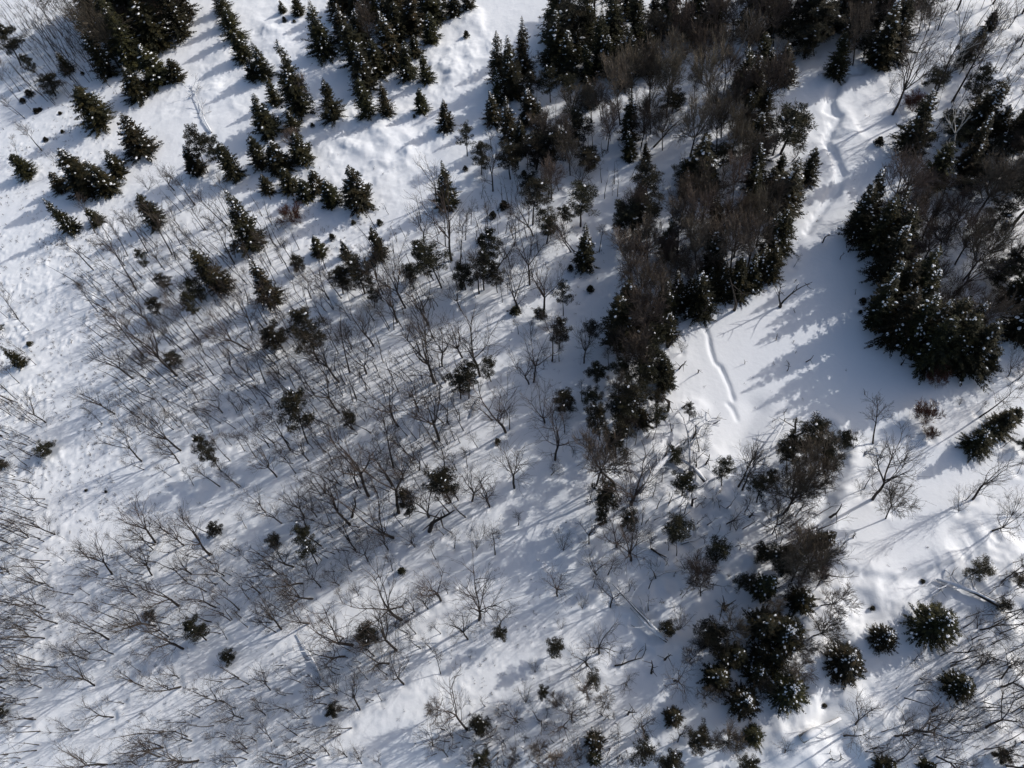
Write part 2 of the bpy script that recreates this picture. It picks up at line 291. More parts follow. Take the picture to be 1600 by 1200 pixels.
(0, 600): """P 310 435 240 385 125;P 1385 550 1270 320 105;B 720 187 530 40 100;N 835 190 680 60 80;N 820 82 720 -10 60;N 1170 82 1070 -10 70;B 1130 415 900 220 120;N 825 345 690 240 70;B 885 482 680 320 190;N 900 535 760 480 70;N 1070 580 970 515 60;N 1075 265 1030 180 50;N 1120 270 1040 150 70;N 1250 105 1200 50 40;B 1390 180 1270 10 130;N 1380 245 1250 140 70;N 1480 182 1420 80 60;N 1585 190 1530 90 60;N 1300 275 1190 140 80;N 1410 378 1370 290 50;N 1450 385 1390 300 50;N 1440 480 1330 340 70;N 1495 648 1380 510 60;N 1505 640 1400 560 50;N 1375 640 1210 490 80;N 1210 635 1140 530 60;N 1570 270 1480 150 70;N 1600 460 1500 320 70;B 1120 495 930 350 100
B 285 242 90 70 120;N 262 270 130 210 60;N 125 222 -10 140 60;N 95 580 -10 530 90;N 110 558 20 480 70;N 245 655 140 590 50;N 185 725 10 640 60;N 120 740 -10 670 60;N 180 440 70 370 60;P 30 525 0 465 75;B 345 940 140 820 180;N 405 970 330 920 40;N 240 1028 60 970 100;N 85 1022 -10 950 60;N 400 1105 290 1050 40;B 970 990 750 790 140;B 970 1005 790 930 120;B 1050 932 890 850 120;N 1300 930 1160 840 80;P 1370 935 1360 855 95;B 1310 1070 1080 900 230;N 1475 1078 1370 1020 60;N 1500 1048 1430 970 60;N 1540 902 1470 810 70;N 770 1025 660 940 80;B 700 1190 510 1010 120;N 830 1190 690 1090 90;B 950 1195 820 1020 210;N 250 1190 130 1080 70;H 540 668 540 655 20;H 665 675 665 662 20
N 640 250 520 140 60;N 1000 140 910 30 70;N 950 250 850 130 60;N 760 260 680 170 50;B 880 300 780 190 90;N 1180 310 1090 200 60;N 1000 330 910 240 60;N 1260 350 1180 230 60;N 1530 420 1440 300 60;N 1330 300 1250 190 50;N 1520 130 1440 20 60;N 1290 460 1200 370 50;N 60 330 -20 250 60;N 200 380 90 310 50;N 60 180 -30 90 60;B 180 960 20 860 120;N 150 1100 20 1020 70;B 60 1190 -40 1090 110;N 300 1190 180 1130 60;B 560 1100 470 1000 90;B 1150 1010 1000 890 120;B 1200 1190 1060 1080 120;B 1400 1200 1280 1090 110;N 1560 1120 1480 1030 70;N 870 1120 760 1020 70""",
(400, 600): """P 325 372 150 60 85;N 95 152 -10 10 60;N 215 415 60 200 80;N 85 398 -10 230 70;N 185 475 100 370 50;B 130 582 -10 430 80;N 395 380 320 260 60;N 430 310 380 220 60;N 380 172 300 70 50;N 565 52 510 -50 60;N 630 108 570 -10 60;B 520 182 380 -30 160;P 595 275 605 145 75;B 600 282 520 120 120;B 890 265 780 30 180;B 1015 172 960 -10 130;B 1145 352 1030 70 190;N 1170 242 1060 100 70;N 1195 242 1190 50 60;B 1120 395 1060 290 120;N 1185 575 1110 370 50;B 705 702 510 370 200;N 550 582 490 440 60;N 520 628 410 500 70;B 640 650 560 520 110;N 765 712 700 570 50;B 895 808 790 510 160;B 920 592 830 460 100;N 860 522 840 220 30;N 995 472 860 340 50;N 985 462 975 370 40
P 1215 742 1075 515 85;P 960 828 920 655 95;B 1080 830 1000 610 140;B 590 882 430 710 160;D 600 832 655 675 0;N 465 872 400 750 70;N 455 892 330 840 70;B 300 832 170 690 130;B 500 722 390 590 100;N 410 697 300 590 90;B 860 962 690 760 160;N 920 892 860 790 70;N 1255 542 1230 430 50;N 1385 397 1340 310 60;H 1510 370 1510 335 42;B 1560 302 1490 50 150;N 1475 227 1310 100 50;N 1585 282 1590 140 40;N 1340 197 1290 130 50;P 1280 90 1290 -50 160;B 1350 732 1330 560 130;B 1265 727 1250 600 70;N 1310 832 1220 710 50;D 1085 920 1245 685 0;M 1380 1038 1380 840 200;N 1495 1067 1500 930 60;N 1240 1027 1230 920 60;N 1175 945 1130 880 30
P 140 1000 140 905 95;P 380 1125 240 940 135;N 410 1012 270 870 100;N 410 1102 340 1000 60;B 235 1142 80 990 120;B 625 1037 560 890 120;B 825 1037 760 940 100;B 995 1017 960 920 80;N 1125 1097 1080 1020 70;H 915 1175 915 1130 52;N 855 1167 820 1070 50;B 600 1172 560 1070 120;D 470 1130 545 1000 0;B 320 900 230 780 90;B 160 870 50 760 100;B 380 830 320 690 90;N 480 500 400 370 60;N 250 560 170 420 60;B 700 1110 640 1000 90;N 960 720 880 600 60;B 850 640 770 480 120;B 1020 540 960 400 90;N 780 420 740 300 50;B 60 800 -40 690 100;B 140 1190 20 1090 110;B 330 1190 250 1090 110;N 480 960 420 870 60;B 1460 770 1410 640 90;B 330 480 250 330 90;N 1320 520 1290 420 50""",
(800, 600): """P 760 165 780 -10 210;S 810 255 810 145 155;P 900 272 920 165 120;P 905 122 910 50 80;D 975 165 1000 45 0;D 1130 342 1160 278 0;P 1105 232 1110 145 75;D 1075 145 1105 105 0;B 205 242 220 40 140;P 330 165 330 55 120;N 305 195 310 120 50;N 435 92 440 -10 60;P 510 135 510 35 125;P 550 352 525 160 115;P 650 455 660 275 155;U 525 552 560 360 170;N 470 475 480 370 60;N 640 560 655 450 50;B 270 477 265 270 150;N 330 302 350 180 90;B 245 570 290 520 220;N 380 457 395 400 40;B 15 652 20 460 120;P 590 795 590 650 145;P 720 905 710 785 135;B 740 750 740 530 150;B 750 755 850 620 180;B 650 1022 640 890 140;B 745 1102 760 900 120;M 320 1042 325 945 75;N 40 882 20 800 80;D 640 660 620 555 0;M 490 715 500 630 90
P 1000 995 1000 865 165;P 1060 700 1065 565 135;P 1310 645 1320 495 125;P 1040 485 1030 435 110;P 1280 1115 1280 985 145;P 1530 738 1555 550 150;N 1440 662 1550 440 70;N 1415 642 1530 420 60;D 1125 760 1167 683 0;D 1485 833 1522 797 0;D 1210 502 1242 458 0;D 1300 455 1310 438 0;D 1045 870 1057 795 0;P 1590 1090 1580 1030 130;B 1150 1180 1140 1080 120;U 1170 1195 1180 1110 140;B 530 1192 520 1060 120;N 600 1192 620 1070 70;M 1110 560 1120 480 80;M 1190 420 1200 340 70;N 1190 330 1230 260 30;D 1280 240 1292 218 0;M 870 1000 860 920 80;B 480 1000 470 900 70;P 560 880 560 800 70;M 1400 920 1400 840 70;N 1455 800 1500 700 40""",
(1200, 600): """P 150 485 150 345 140;P 300 480 295 205 190;P 350 560 385 365 150;P 120 560 130 350 150;U 300 605 310 420 140;U 180 725 210 550 130;D 160 345 192 195 0;D 170 335 230 270 0;P 470 395 480 290 95;M 535 405 540 290 140;M 690 515 710 370 120;B 655 720 850 430 170;U 780 810 790 630 180;N 600 655 660 530 60;M 580 695 580 610 100;N 655 372 667 75 18;R 985 245 990 95 170;R 1020 345 1025 275 100;D 605 67 605 32 0;D 100 192 104 157 0;D 105 237 117 203 0;D 28 237 42 222 0;D 388 832 447 773 0;D 533 962 546 922 0
S 1280 405 1250 220 210;S 1420 295 1450 110 190;S 1500 235 1530 110 130;S 1350 340 1350 180 150;N 1320 208 1550 -10 100;N 1305 182 1370 110 50;M 1195 135 1200 90 60;N 1470 392 1550 340 70;P 1590 405 1590 320 80;B 1280 722 1510 540 140;M 1190 800 1190 610 130;N 1240 722 1330 610 80;B 1402 917 1610 760 100;M 1520 830 1540 640 180;P 1270 1190 1270 1060 185;B 1590 1175 1510 980 180;P 80 1175 90 1010 160;U 200 1005 220 920 120;U 280 1160 300 990 180;U 200 1195 210 1060 150;N 140 892 230 800 70;N 210 882 300 820 60;P 20 645 0 510 90;N 95 815 220 600 50;M 400 620 400 520 70;P 240 470 240 330 100;U 240 680 260 560 110;M 360 690 365 610 70;U 60 900 80 800 110;U 340 1130 350 1030 100;N 1560 560 1600 460 60;R 330 1190 340 1110 110""",
(0, 900): """B 280 45 90 -10 160;N 60 105 -10 40 60;N 150 157 -10 135 70;B 360 297 160 230 140;N 155 332 -10 260 70;B 280 390 30 360 160;B 680 397 410 320 190;B 180 580 -10 500 120;B 190 655 -10 610 120;B 590 685 340 580 190;N 660 532 490 490 70;B 540 522 360 460 90;B 710 488 550 440 130;B 1115 187 790 90 270;B 1350 197 1180 120 120;N 1290 97 1140 -10 80;N 1495 212 1330 50 120;N 710 22 520 -10 80;N 740 272 550 170 100;B 975 312 690 270 140;B 1145 457 850 395 180;B 1055 382 890 330 100;N 810 412 730 400 50;N 915 500 800 475 60;P 970 255 975 160 105;P 1290 402 1165 275 115;P 1430 525 1430 415 115;N 1420 397 1350 300 60;B 1130 692 890 670 160;B 900 690 760 600 150;N 775 797 640 785 60;B 710 882 510 840 160;B 495 962 320 940 100;N 190 942 10 935 70;N 90 1002 -10 990 50;N 60 1162 -20 1165 50;P 35 865 15 795 100
B 1400 790 1230 750 120;B 1520 892 1370 850 110;N 1490 912 1400 900 50;B 1020 1072 810 1040 110;B 1200 1032 1050 970 120;B 1240 1152 950 1160 180;B 1000 1132 790 1100 120;N 1410 1002 1270 995 70;B 660 1182 410 1140 140;B 1600 1032 1470 1020 90;B 1420 1172 1320 1130 100;N 935 910 940 780 20;B 120 330 -20 300 90;B 850 130 700 60 110;N 560 120 440 60 70;N 1200 300 1090 220 60;N 400 480 280 420 60;N 190 290 60 200 70;N 880 600 780 540 60;B 560 480 420 430 80;B 1540 1080 1430 1020 90;B 850 1180 700 1150 90;B 1120 640 1010 590 80;N 1350 60 1270 -20 60;B 60 500 -40 450 90;N 470 300 380 230 60;B 260 700 110 650 90;N 1550 320 1470 230 60;B 830 340 700 280 90;B 1480 1190 1390 1130 90;B 560 1190 460 1110 110""",
(400, 900): """B 355 142 160 80 130;B 405 72 310 -10 90;B 290 47 90 10 120;N 540 167 510 70 50;N 480 17 430 -20 60;B 640 122 600 50 70;B 160 332 30 170 90;B 330 297 170 200 110;N 330 222 270 170 50;N 125 352 10 260 70;N 105 187 50 140 40;B 910 272 740 100 180;B 1155 154 1050 20 130;N 1200 112 1190 30 70;B 1075 207 1030 130 80;B 990 222 890 150 120;B 605 432 390 260 240;B 555 502 400 460 140;B 880 467 750 330 140;P 715 400 705 270 125;N 650 432 640 385 25;N 1000 362 940 290 70;N 950 362 870 300 70;N 1155 362 1100 320 50;N 1090 452 1030 380 50;N 1030 452 950 400 60;B 1395 272 1390 10 230;B 1325 397 1260 280 130;P 1530 395 1520 300 90;B 1520 310 1550 190 120;B 925 677 830 550 160;B 830 547 710 490 90;M 640 645 600 580 100;N 655 547 600 510 50;N 785 782 730 730 60;M 510 745 440 610 110;P 495 858 490 750 95;B 650 837 560 690 150;N 440 802 310 750 90
B 90 712 20 560 120;N 230 737 140 715 40;N 70 797 -20 765 40;N 255 632 200 580 50;N 270 882 190 820 70;B 100 1032 20 920 90;N 235 1112 170 1060 50;B 1320 962 1210 740 200;P 1415 945 1420 835 115;M 1520 885 1500 820 70;B 1105 1062 1030 950 140;B 570 1132 490 1090 110;B 660 1172 650 1050 140;B 1350 1127 1320 1040 80;P 1430 1165 1430 1090 120;B 370 1182 260 1140 120;N 1155 612 1165 400 20;B 60 870 -30 790 90;B 1230 1010 1170 930 90;B 1200 1130 1150 1050 90;B 460 1120 380 1060 70;N 600 950 480 970 60;B 160 1180 50 1130 100;B 1560 1060 1500 960 100;B 1480 1020 1440 930 80;B 740 500 660 430 90;N 820 620 750 560 60;B 1560 1190 1530 1110 90;B 780 1180 740 1100 80;N 480 330 400 260 60;B 240 160 130 100 80;B 520 60 450 -20 70;N 700 650 640 600 50;B 420 710 330 640 80""",
(800, 900): """B 283 127 285 0 180 H9;N 505 72 510 -10 60;M 440 207 435 115 95;B 615 197 625 50 120;N 730 97 755 30 60;P 295 470 300 340 115;M 310 335 310 260 90;B 545 485 580 400 270 H11;B 475 562 440 470 200 H9;M 145 605 130 490 110;M 85 795 80 690 160;N 430 665 370 600 70;P 520 660 530 595 105;U 470 750 470 690 130;U 570 810 570 700 140;P 205 755 205 690 85;U 280 805 280 740 100;N 215 885 230 790 70;B 375 905 420 800 200;B 720 685 735 670 140 H6;D 870 608 886 550 0;D 953 523 980 490 0;B 1012 655 1030 610 240 H9;B 830 975 860 870 210 H9;B 1035 1037 1030 880 130;D 725 867 741 828 0;M 640 895 630 850 80
S 1005 885 1005 830 130;P 1150 1045 1150 860 150;P 790 1105 790 1030 150;S 515 1035 515 1005 135;S 515 1140 515 1108 110;P 985 1195 985 1140 150;P 1460 1195 1470 1170 120;U 1350 1065 1350 960 210;S 1500 1000 1500 960 150;S 1550 330 1560 230 250;S 1540 480 1540 400 170;S 1390 510 1390 450 180;S 1270 640 1270 580 200;S 1430 790 1440 710 220 R;S 1520 620 1530 560 200;P 1240 405 1240 330 180;U 1110 530 1110 470 140;P 960 345 985 290 90;M 1050 335 1050 200 160;U 1180 125 1190 20 150;P 1420 80 1430 10 130;D 1330 212 1370 150 0;U 170 1105 170 1050 140;U 260 1195 260 1120 210;B 385 1105 400 1060 120;M 80 1045 80 1000 90;U 30 1160 30 1100 120;M 560 105 565 40 80;P 1330 520 1330 470 130;U 1200 760 1210 700 130;M 1290 760 1320 700 150;U 1270 1040 1280 960 120;M 540 980 550 930 90;M 690 1170 700 1120 100;U 1400 1100 1400 1030 110;M 200 970 210 910 110;U 1180 460 1190 380 120;M 430 1150 430 1090 90;U 1560 730 1560 650 120;N 900 1060 930 1040 40""",
(1200, 900): """S 105 725 108 690 270 R;S 1000 325 1005 305 310 R;S 700 400 702 375 190 R;S 455 550 458 525 270 R;S 1160 700 1165 665 215 R;S 80 380 80 310 280 R;S 200 170 200 100 210;U 180 90 180 20 170;U 310 60 310 -10 150;S 720 1195 720 1175 150;S 985 1195 985 1180 120;P 1470 215 1480 170 130;B 1308 325 1340 220 240;B 1308 585 1360 470 230;B 1458 640 1540 500 210;B 1362 948 1540 800 330;B 548 925 640 740 150;B 855 930 880 790 230;B 910 962 1160 930 160;N 478 1000 690 1010 60;B 795 1000 795 990 280 H6;D 1025 845 1092 788 0;B 105 1105 110 1020 170;P 1440 1140 1455 1030 115;B 1480 1125 1600 1080 150;N 1448 52 1545 -10 60;N 1570 375 1640 345 50;H 650 205 650 180 35;H 965 35 965 15 45;H 350 810 340 790 40;D 620 880 615 830 0;D 385 1110 390 1080 0;D 390 1145 430 1150 0;D 450 1150 475 1130 0;U 40 260 40 190 160;P 150 350 150 280 120;S 30 520 40 450 200;M 1280 1190 1290 1120 140;B 1560 860 1640 780 150;B 1250 480 1290 400 150;M 960 1120 990 1060 120;P 1560 60 1580 0 100;D 800 705 798 685 0""",
}
# ------------------------------------------------------------------ the snow-covered ground
def axis(lo, hi, step, far):
    mid = np.arange(lo, hi + step / 2, step)
    tail, g, x = [], step, 0.0
    while x < far:
        g *= 1.35
        x += g
        tail.append(x)
    tail = np.array(tail)
    return np.concatenate([lo - tail[::-1], mid, hi + tail])


GX = axis(-180, 165, 0.27, 1800)
GY = axis(-30, 200, 0.27, 1800)


def poly_mask(X, Y, px, soft):
    P = [G(*p) for p in px]
    ins = np.zeros(X.shape, bool)
    dist = np.full(X.shape, 1e9)
    for i in range(len(P)):
        a, b = P[i], P[(i + 1) % len(P)]
        c = ((a.y > Y) != (b.y > Y)) & (X < (b.x - a.x) * (Y - a.y) / (b.y - a.y + 1e-9) + a.x)
        ins ^= c
        dx, dy = b.x - a.x, b.y - a.y
        t = np.clip(((X - a.x) * dx + (Y - a.y) * dy) / (dx * dx + dy * dy + 1e-9), 0, 1)
        dist = np.minimum(dist, np.hypot(X - a.x - t * dx, Y - a.y - t * dy))
    sd = np.where(ins, dist, -dist)
    return np.clip(sd / soft + 0.5, 0, 1)


def line_dist(X, Y, px):
    """distance to a polyline of photograph points and the side of it (left > 0)"""
    P = [G(*p) for p in px]
    best = np.full(X.shape, 1e9)
    side = np.zeros(X.shape)
    for a, b in zip(P[:-1], P[1:]):
        dx, dy = b.x - a.x, b.y - a.y
        t = np.clip(((X - a.x) * dx + (Y - a.y) * dy) / (dx * dx + dy * dy + 1e-9), 0, 1)
        ex, ey = X - a.x - t * dx, Y - a.y - t * dy
        d = np.hypot(ex, ey)
        m = d < best
        best = np.where(m, d, best)
        side = np.where(m, np.sign(dx * ey - dy * ex), side)
    return best, side


POND = [(1060, 520), (1085, 475), (1190, 435), (1225, 420), (1240, 350), (1300, 300), (1330, 340), (1360, 480), (1440, 570), (1500, 610), (1480, 680),
        (1600, 700), (1600, 760), (1420, 890), (1300, 880), (1290, 800), (1320, 690), (1260, 650), (1150, 710), (1100, 650)]
CRACK = [(1072, 478), (1085, 493), (1100, 508), (1107, 525), (1110, 545), (1117, 566), (1126, 573), (1134, 590), (1140, 604), (1146, 624)]
CRACK_LOW = [(1137, 630), (1146, 640), (1152, 654)]
CREEK = [(1352, 105), (1345, 112), (1320, 116), (1306, 135), (1297, 156), (1296, 172), (1312, 182), (1300, 200), (1290, 220), (1305, 245), (1315, 270), (1310, 285), (1298, 305), (1275, 340), (1262, 362)]
SWALE = [(1180, 640), (1150, 700), (1110, 745), (1085, 790), (1100, 850), (1060, 900), (1020, 940), (1000, 1000)]
GULLY = [(1300, 880), (1320, 888), (1345, 893), (1400, 905), (1450, 890)]
BROOK = [(1300, 1000), (1335, 1030), (1290, 1090), (1285, 1130), (1330, 1180), (1350, 1200)]
BANK = [(1293, 670), (1318, 705), (1308, 740), (1290, 790), (1276, 825)]
LANE = [(0, 335), (130, 265), (240, 190), (330, 130)]
LANE_TWO = [(380, 420), (560, 330), (700, 230), (860, 130)]
ROUGH = [  # hummocky, cluttered snow: photograph point, radius in metres, strength
    (1080, 800, 15, 1.0), (1040, 720, 9, .9), (1010, 930, 12, 1.0), (1260, 960, 9, 1.0), (1320, 940, 9, .8), (1150, 850, 10, .8), (1400, 1010, 8, .5),
    (1300, 1090, 8, .9), (1560, 900, 14, .8), (1560, 1120, 10, .7), (1300, 1170, 8, .8), (600, 210, 13, .9), (560, 250, 10, .6), (700, 100, 10, .9), (1420, 930, 8, .6),
    (1310, 200, 7, .45), (1290, 310, 6, .4), (1550, 130, 22, .5), (1320, 700, 4, .8), (1240, 800, 8, .6), (1110, 1120, 9, .6), (340, 140, 12, .5), (420, 60, 14, .6), (1520, 850, 7, .6)]
CLODS = [  # small clods, weeds and footprints
    (60, 480, 26, 1.0), (130, 700, 16, 1.0), (60, 620, 14, 1.0), (110, 780, 10, 1.0), (40, 1000, 12, .8), (100, 400, 18, 1.0), (660, 980, 12, .55), (740, 940, 9, .5), (700, 1080, 10, .7),
    (830, 1000, 9, .5), (560, 740, 16, .35), (500, 640, 16, .3), (480, 400, 14, .8), (560, 370, 9, .9), (440, 360, 9, .6), (300, 760, 14, .6), (880, 430, 10, .8), (860, 540, 8, .7),
    (620, 420, 10, .4), (40, 250, 12, .7), (120, 210, 12, .7), (1320, 340, 6, .5), (420, 1060, 8, .5), (200, 1080, 10, .7)]
MOUNDS = [  # single rounded drifts and pillows: x, y, radius m, height m
    (1290, 975, 2.4, 1.0), (1262, 985, 1.8, .8), (1240, 1030, 2.6, 1.1), (1280, 1012, 2.0, .9), (1255, 945, 2.6, .7), (1300, 950, 2.2, .7), (1325, 955, 1.8, .6), (1380, 920, 3.0, .6), (1420, 935, 2.2, .5),
    (1345, 1000, 1.7, .4), (1230, 1135, 2.4, .8), (1245, 1100, 2.2, .7), (1270, 1160, 2.0, .8), (1225, 1165, 2.6, .8), (1368, 1115, 1.3, .7), (1345, 1095, 1.6, .6), (1330, 1085, 1.5, .5), (1290, 1078, 2.0, .5),
    (1025, 935, 2.6, .9), (1045, 905, 2.2, .8), (1000, 950, 2.0, .7), (1060, 870, 2.4, .9), (1035, 880, 1.8, .7), (1090, 830, 2.2, .8), (1115, 800, 2.0, .7), (1140, 850, 2.4, .8), (1075, 945, 2.2, .6),
    (1000, 755, 2.4, .8), (1060, 650, 2.0, .7), (1085, 640, 1.6, .6), (1065, 700, 2.4, .9), (1015, 700, 2.0, .7), (985, 790, 1.8, .7), (1100, 740, 1.8, .6), (1045, 775, 2.0, .7), (1120, 760, 2.2, .7),
    (1165, 815, 2.6, .7), (1140, 900, 1.8, .7), (1170, 880, 1.6, .6), (1000, 850, 1.6, .6), (1310, 735, 1.2, .7), (1320, 720, 1.0, .6), (1328, 705, 1.2, .6), (1300, 765, 1.4, .6),
    (415, 490, 2.2, 1.0), (400, 482, 1.6, .8), (700, 98, 2.2, 1.0), (708, 118, 2.0, .9), (735, 30, 2.6, .9), (640, 240, 2.6, .6), (585, 210, 4.0, .9), (560, 235, 3.5, .8), (610, 225, 3.0, .7), (520, 225, 3.4, .7), (500, 260, 3.2, .7),
    (595, 245, 2.6, .6), (545, 185, 3.0, .7), (430, 70, 3.4, .9), (425, 45, 2.8, .8), (340, 115, 2.4, .8), (330, 140, 2.2, .7), (350, 85, 3, .6), (215, 640, 1.2, .3), (250, 655, 1.6, .6), (545, 757, 1.6, .6),
    (460, 683, 1.2, .6), (500, 680, 1.8, .5), (1360, 75, 2.0, .5), (1470, 90, 2.4, .8), (1500, 160, 2, .6), (1580, 520, 2.4, .8), (1540, 880, 2, .7), (1580, 855, 2, .7), (1420, 245, 1.8, .4), (1330, 210, 2.0, .45), (1325, 200, 1.6, .4)]


def ground_z(X, Y):
    shape = X.shape
    z = 0.35 * fbm(X, Y, 1 / 55.0, 3, 3)
    pond = poly_mask(X, Y, POND, 4.0)
    near = 1.0 / (1.0 + np.exp((np.hypot(X, Y - 80) - 190) / 12))
    rough = np.zeros(shape)
    for px, py, r, a in ROUGH:
        g = G(px, py)
        rough = np.maximum(rough, a * np.exp(-((X - g.x) ** 2 + (Y - g.y) ** 2) / (r * r)))
    clod = np.zeros(shape) + 0.13
    for px, py, r, a in CLODS:
        g = G(px, py)
        clod = np.maximum(clod, a * np.exp(-((X - g.x) ** 2 + (Y - g.y) ** 2) / (r * r)))
    rough *= (1 - .9 * pond)
    clod *= (1 - .93 * pond)
    c, s = math.cos(SUN_AZ + .5), math.sin(SUN_AZ + .5)
    U, V = X * c + Y * s, -X * s + Y * c
    drift = fbm(U * .45, V, 1 / 6.5, 4, 21)                               # long wind drifts
    z = z + near * (1 - .8 * pond) * (.085 * drift + .035 * (1 - np.abs(fbm(U * .5, V, 1 / 2.6, 3, 23)) * 2.5))
    z = z + near * pond * .035 * fbm(U * .3, V, 1 / 4.0, 3, 77)
    pil = 1 - np.abs(fbm(X, Y, 1 / 5.5, 2, 41)) * 2.2                     # pillowed hummocks
    z = z + near * rough * (.62 * np.clip(pil, 0, 1) ** .8 * (.6 + .8 * vnoise(X / 9, Y / 9, 8)) + .22 * fbm(X, Y, 1 / 1.9, 4, 55) + .42 * np.clip(.55 - np.abs(fbm(X, Y, 1 / 2.1, 3, 58)) * 2.0, 0, 1) * (vnoise(X / 4.0, Y / 4.0, 61) > .42))
    cl = (.5 + vnoise(X / 2.8, Y / 2.8, 4)) * np.clip((vnoise(X / .85, Y / .85, 5) - .70) / .3, 0, 1) ** .7 + .8 * np.clip((vnoise(X / .5, Y / .5, 9) - .74) / .24, 0, 1) ** .7
    z = z + near * clod * .21 * cl + near * clod * .10 * fbm(X, Y, 1 / 1.5, 3, 66)
    for px, py, r, h in MOUNDS:
        g = G(px, py)
        m = (np.abs(X - g.x) < 3 * r) & (np.abs(Y - g.y) < 3 * r)
        if m.any():
            xx, yy = X[m] - g.x, Y[m] - g.y
            wob = np.clip(1 + .9 * fbm(X[m], Y[m], 1 / (r * 1.5), 3, 13), .3, 3)
            d2 = (xx * xx + yy * yy) / (r * r) * wob
            z[m] += .55 * h * np.exp(-d2 ** 1.5) * (1 + .5 * fbm(X[m], Y[m], 1 / (r * .7), 3, 19))
    d, sd = line_dist(X, Y, CRACK)
    d = d + .12 * fbm(X, Y, 1 / 1.6, 3, 91)
    z = z - .30 * np.exp(-(d / .30) ** 2) + .03 / (1 + np.exp(-sd * d / .12)) * np.exp(-(d / 2.2) ** 2)
    d, sd = line_dist(X, Y, CRACK_LOW)
    z = z - .22 * np.exp(-(d / .3) ** 2)
    d, sd = line_dist(X, Y, CREEK)
    d = d + .55 * fbm(X, Y, 1 / 2.4, 4, 93)
    z = z - .55 * np.exp(-(d / .85) ** 4) + .10 * np.exp(-((d - 2.0) / .9) ** 2)
    d, sd = line_dist(X, Y, SWALE)
    z = z - .5 * np.exp(-(d / 2.0) ** 2)
    d, sd = line_dist(X, Y, BANK)
    z = z - .8 * np.exp(-(d / 1.0) ** 2) + .3 * np.exp(-((d - 1.8) / .9) ** 2)
    d, sd = line_dist(X, Y, GULLY)
    z = z + .55 / (1 + np.exp(-sd * d / .25)) * np.exp(-(d / 5.0) ** 2)
    d, sd = line_dist(X, Y, BROOK)
    z = z - .55 * np.exp(-(d / 1.0) ** 2)
    for L in (LANE, LANE_TWO):
        d, sd = line_dist(X, Y, L)
        z = z - .18 * np.exp(-(d / 3.5) ** 2) + .14 * np.exp(-((d - 1.1) / .4) ** 2) * .5
    return z


XX, YY = np.meshgrid(GX, GY)
ZZ = ground_z(XX, YY)
nx, ny = len(GX), len(GY)
rng_w = np.random.default_rng(9)
for (ox, oy), text in TILES.items():                                     # snow dips and drifts at the foot of every listed tree
    for e_ in text.replace('\n', ';').split(';'):
        q_ = e_.split()
        if len(q_) < 3 or q_[0] in 'D':
            continue
        g = G(ox + float(q_[1]) / 4, oy + float(q_[2]) / 4)
        i0, i1 = np.searchsorted(GX, (g.x - 3, g.x + 3))
        j0, j1 = np.searchsorted(GY, (g.y - 3, g.y + 3))
        xs_, ys_ = XX[j0:j1, i0:i1] - g.x, YY[j0:j1, i0:i1] - g.y
        d_ = np.hypot(xs_, ys_)
        big = 1.5 if q_[0] in 'SP' else 1.0
        lee = -(xs_ * math.cos(SUN_AZ + 1.2) + ys_ * math.sin(SUN_AZ + 1.2)) / (d_ + .3)
        ZZ[j0:j1, i0:i1] += -.22 * np.exp(-(d_ / (.5 * big)) ** 2) + rng_w.uniform(.02, .16) * np.exp(-((d_ - 1.0 * big) / .55) ** 2) * (.5 + .5 * lee)
V = np.stack([XX, YY, ZZ], -1).reshape(-1, 3).astype(np.float32)
ii = (np.arange(ny - 1)[:, None] * nx + np.arange(nx - 1)[None, :]).reshape(-1)
Fq = np.stack([ii, ii + 1, ii + nx + 1, ii + nx], -1).astype(np.int32)
gm = bpy.data.meshes.new('snowy_ground')
gm.vertices.add(len(V))
gm.vertices.foreach_set('co', V.reshape(-1))
gm.loops.add(len(Fq) * 4)
gm.loops.foreach_set('vertex_index', Fq.reshape(-1))
gm.polygons.add(len(Fq))
gm.polygons.foreach_set('loop_start', np.arange(len(Fq), dtype=np.int32) * 4)
gm.polygons.foreach_set('use_smooth', np.ones(len(Fq), bool))
gm.update(calc_edges=True)
gm.materials.append(M_SNOW)
ground = link('snowy_ground', gm)
ground['kind'] = 'structure'
ground['label'] = 'snow covered ground with drifts, hummocks and a frozen pond'


def gz(x, y):
    """height of the snow at a point, from the grid"""
    i = int(np.clip(np.searchsorted(GX, x) - 1, 0, nx - 2))
    j = int(np.clip(np.searchsorted(GY, y) - 1, 0, ny - 2))
    a, b = (x - GX[i]) / (GX[i + 1] - GX[i]), (y - GY[j]) / (GY[j + 1] - GY[j])
    return float((ZZ[j, i] * (1 - a) + ZZ[j, i + 1] * a) * (1 - b) + (ZZ[j + 1, i] * (1 - a) + ZZ[j + 1, i + 1] * a) * b)


def on_ground(px, py):
    p = G(px, py)
    for _ in range(2):
        p = G(px, py, gz(p.x, p.y))
    return p
# ------------------------------------------------------------------ trees (every generator makes a 10 m tree, foot at the origin)
def nrm(v):
    v = np.asarray(v, float)
    return v / (np.linalg.norm(v) + 1e-9)


def stem_path(rng, p, d, L, n, bend, up):
    """a crooked line of n points from p along d; up > 0 makes it curl upwards"""
    pts = [np.asarray(p, float)]
    d = nrm(d)
    for _ in range(n - 1):
        d = nrm(d + rng.normal(0, bend, 3) + np.array([0, 0, up]))
        pts.append(pts[-1] + d * L / (n - 1))
    return np.array(pts), d


def side_dir(rng, d, ang):
    """d turned by ang about a random axis"""
    a = nrm(np.cross(d, rng.normal(0, 1, 3)))
    return nrm(d * math.cos(ang) + a * math.sin(ang))


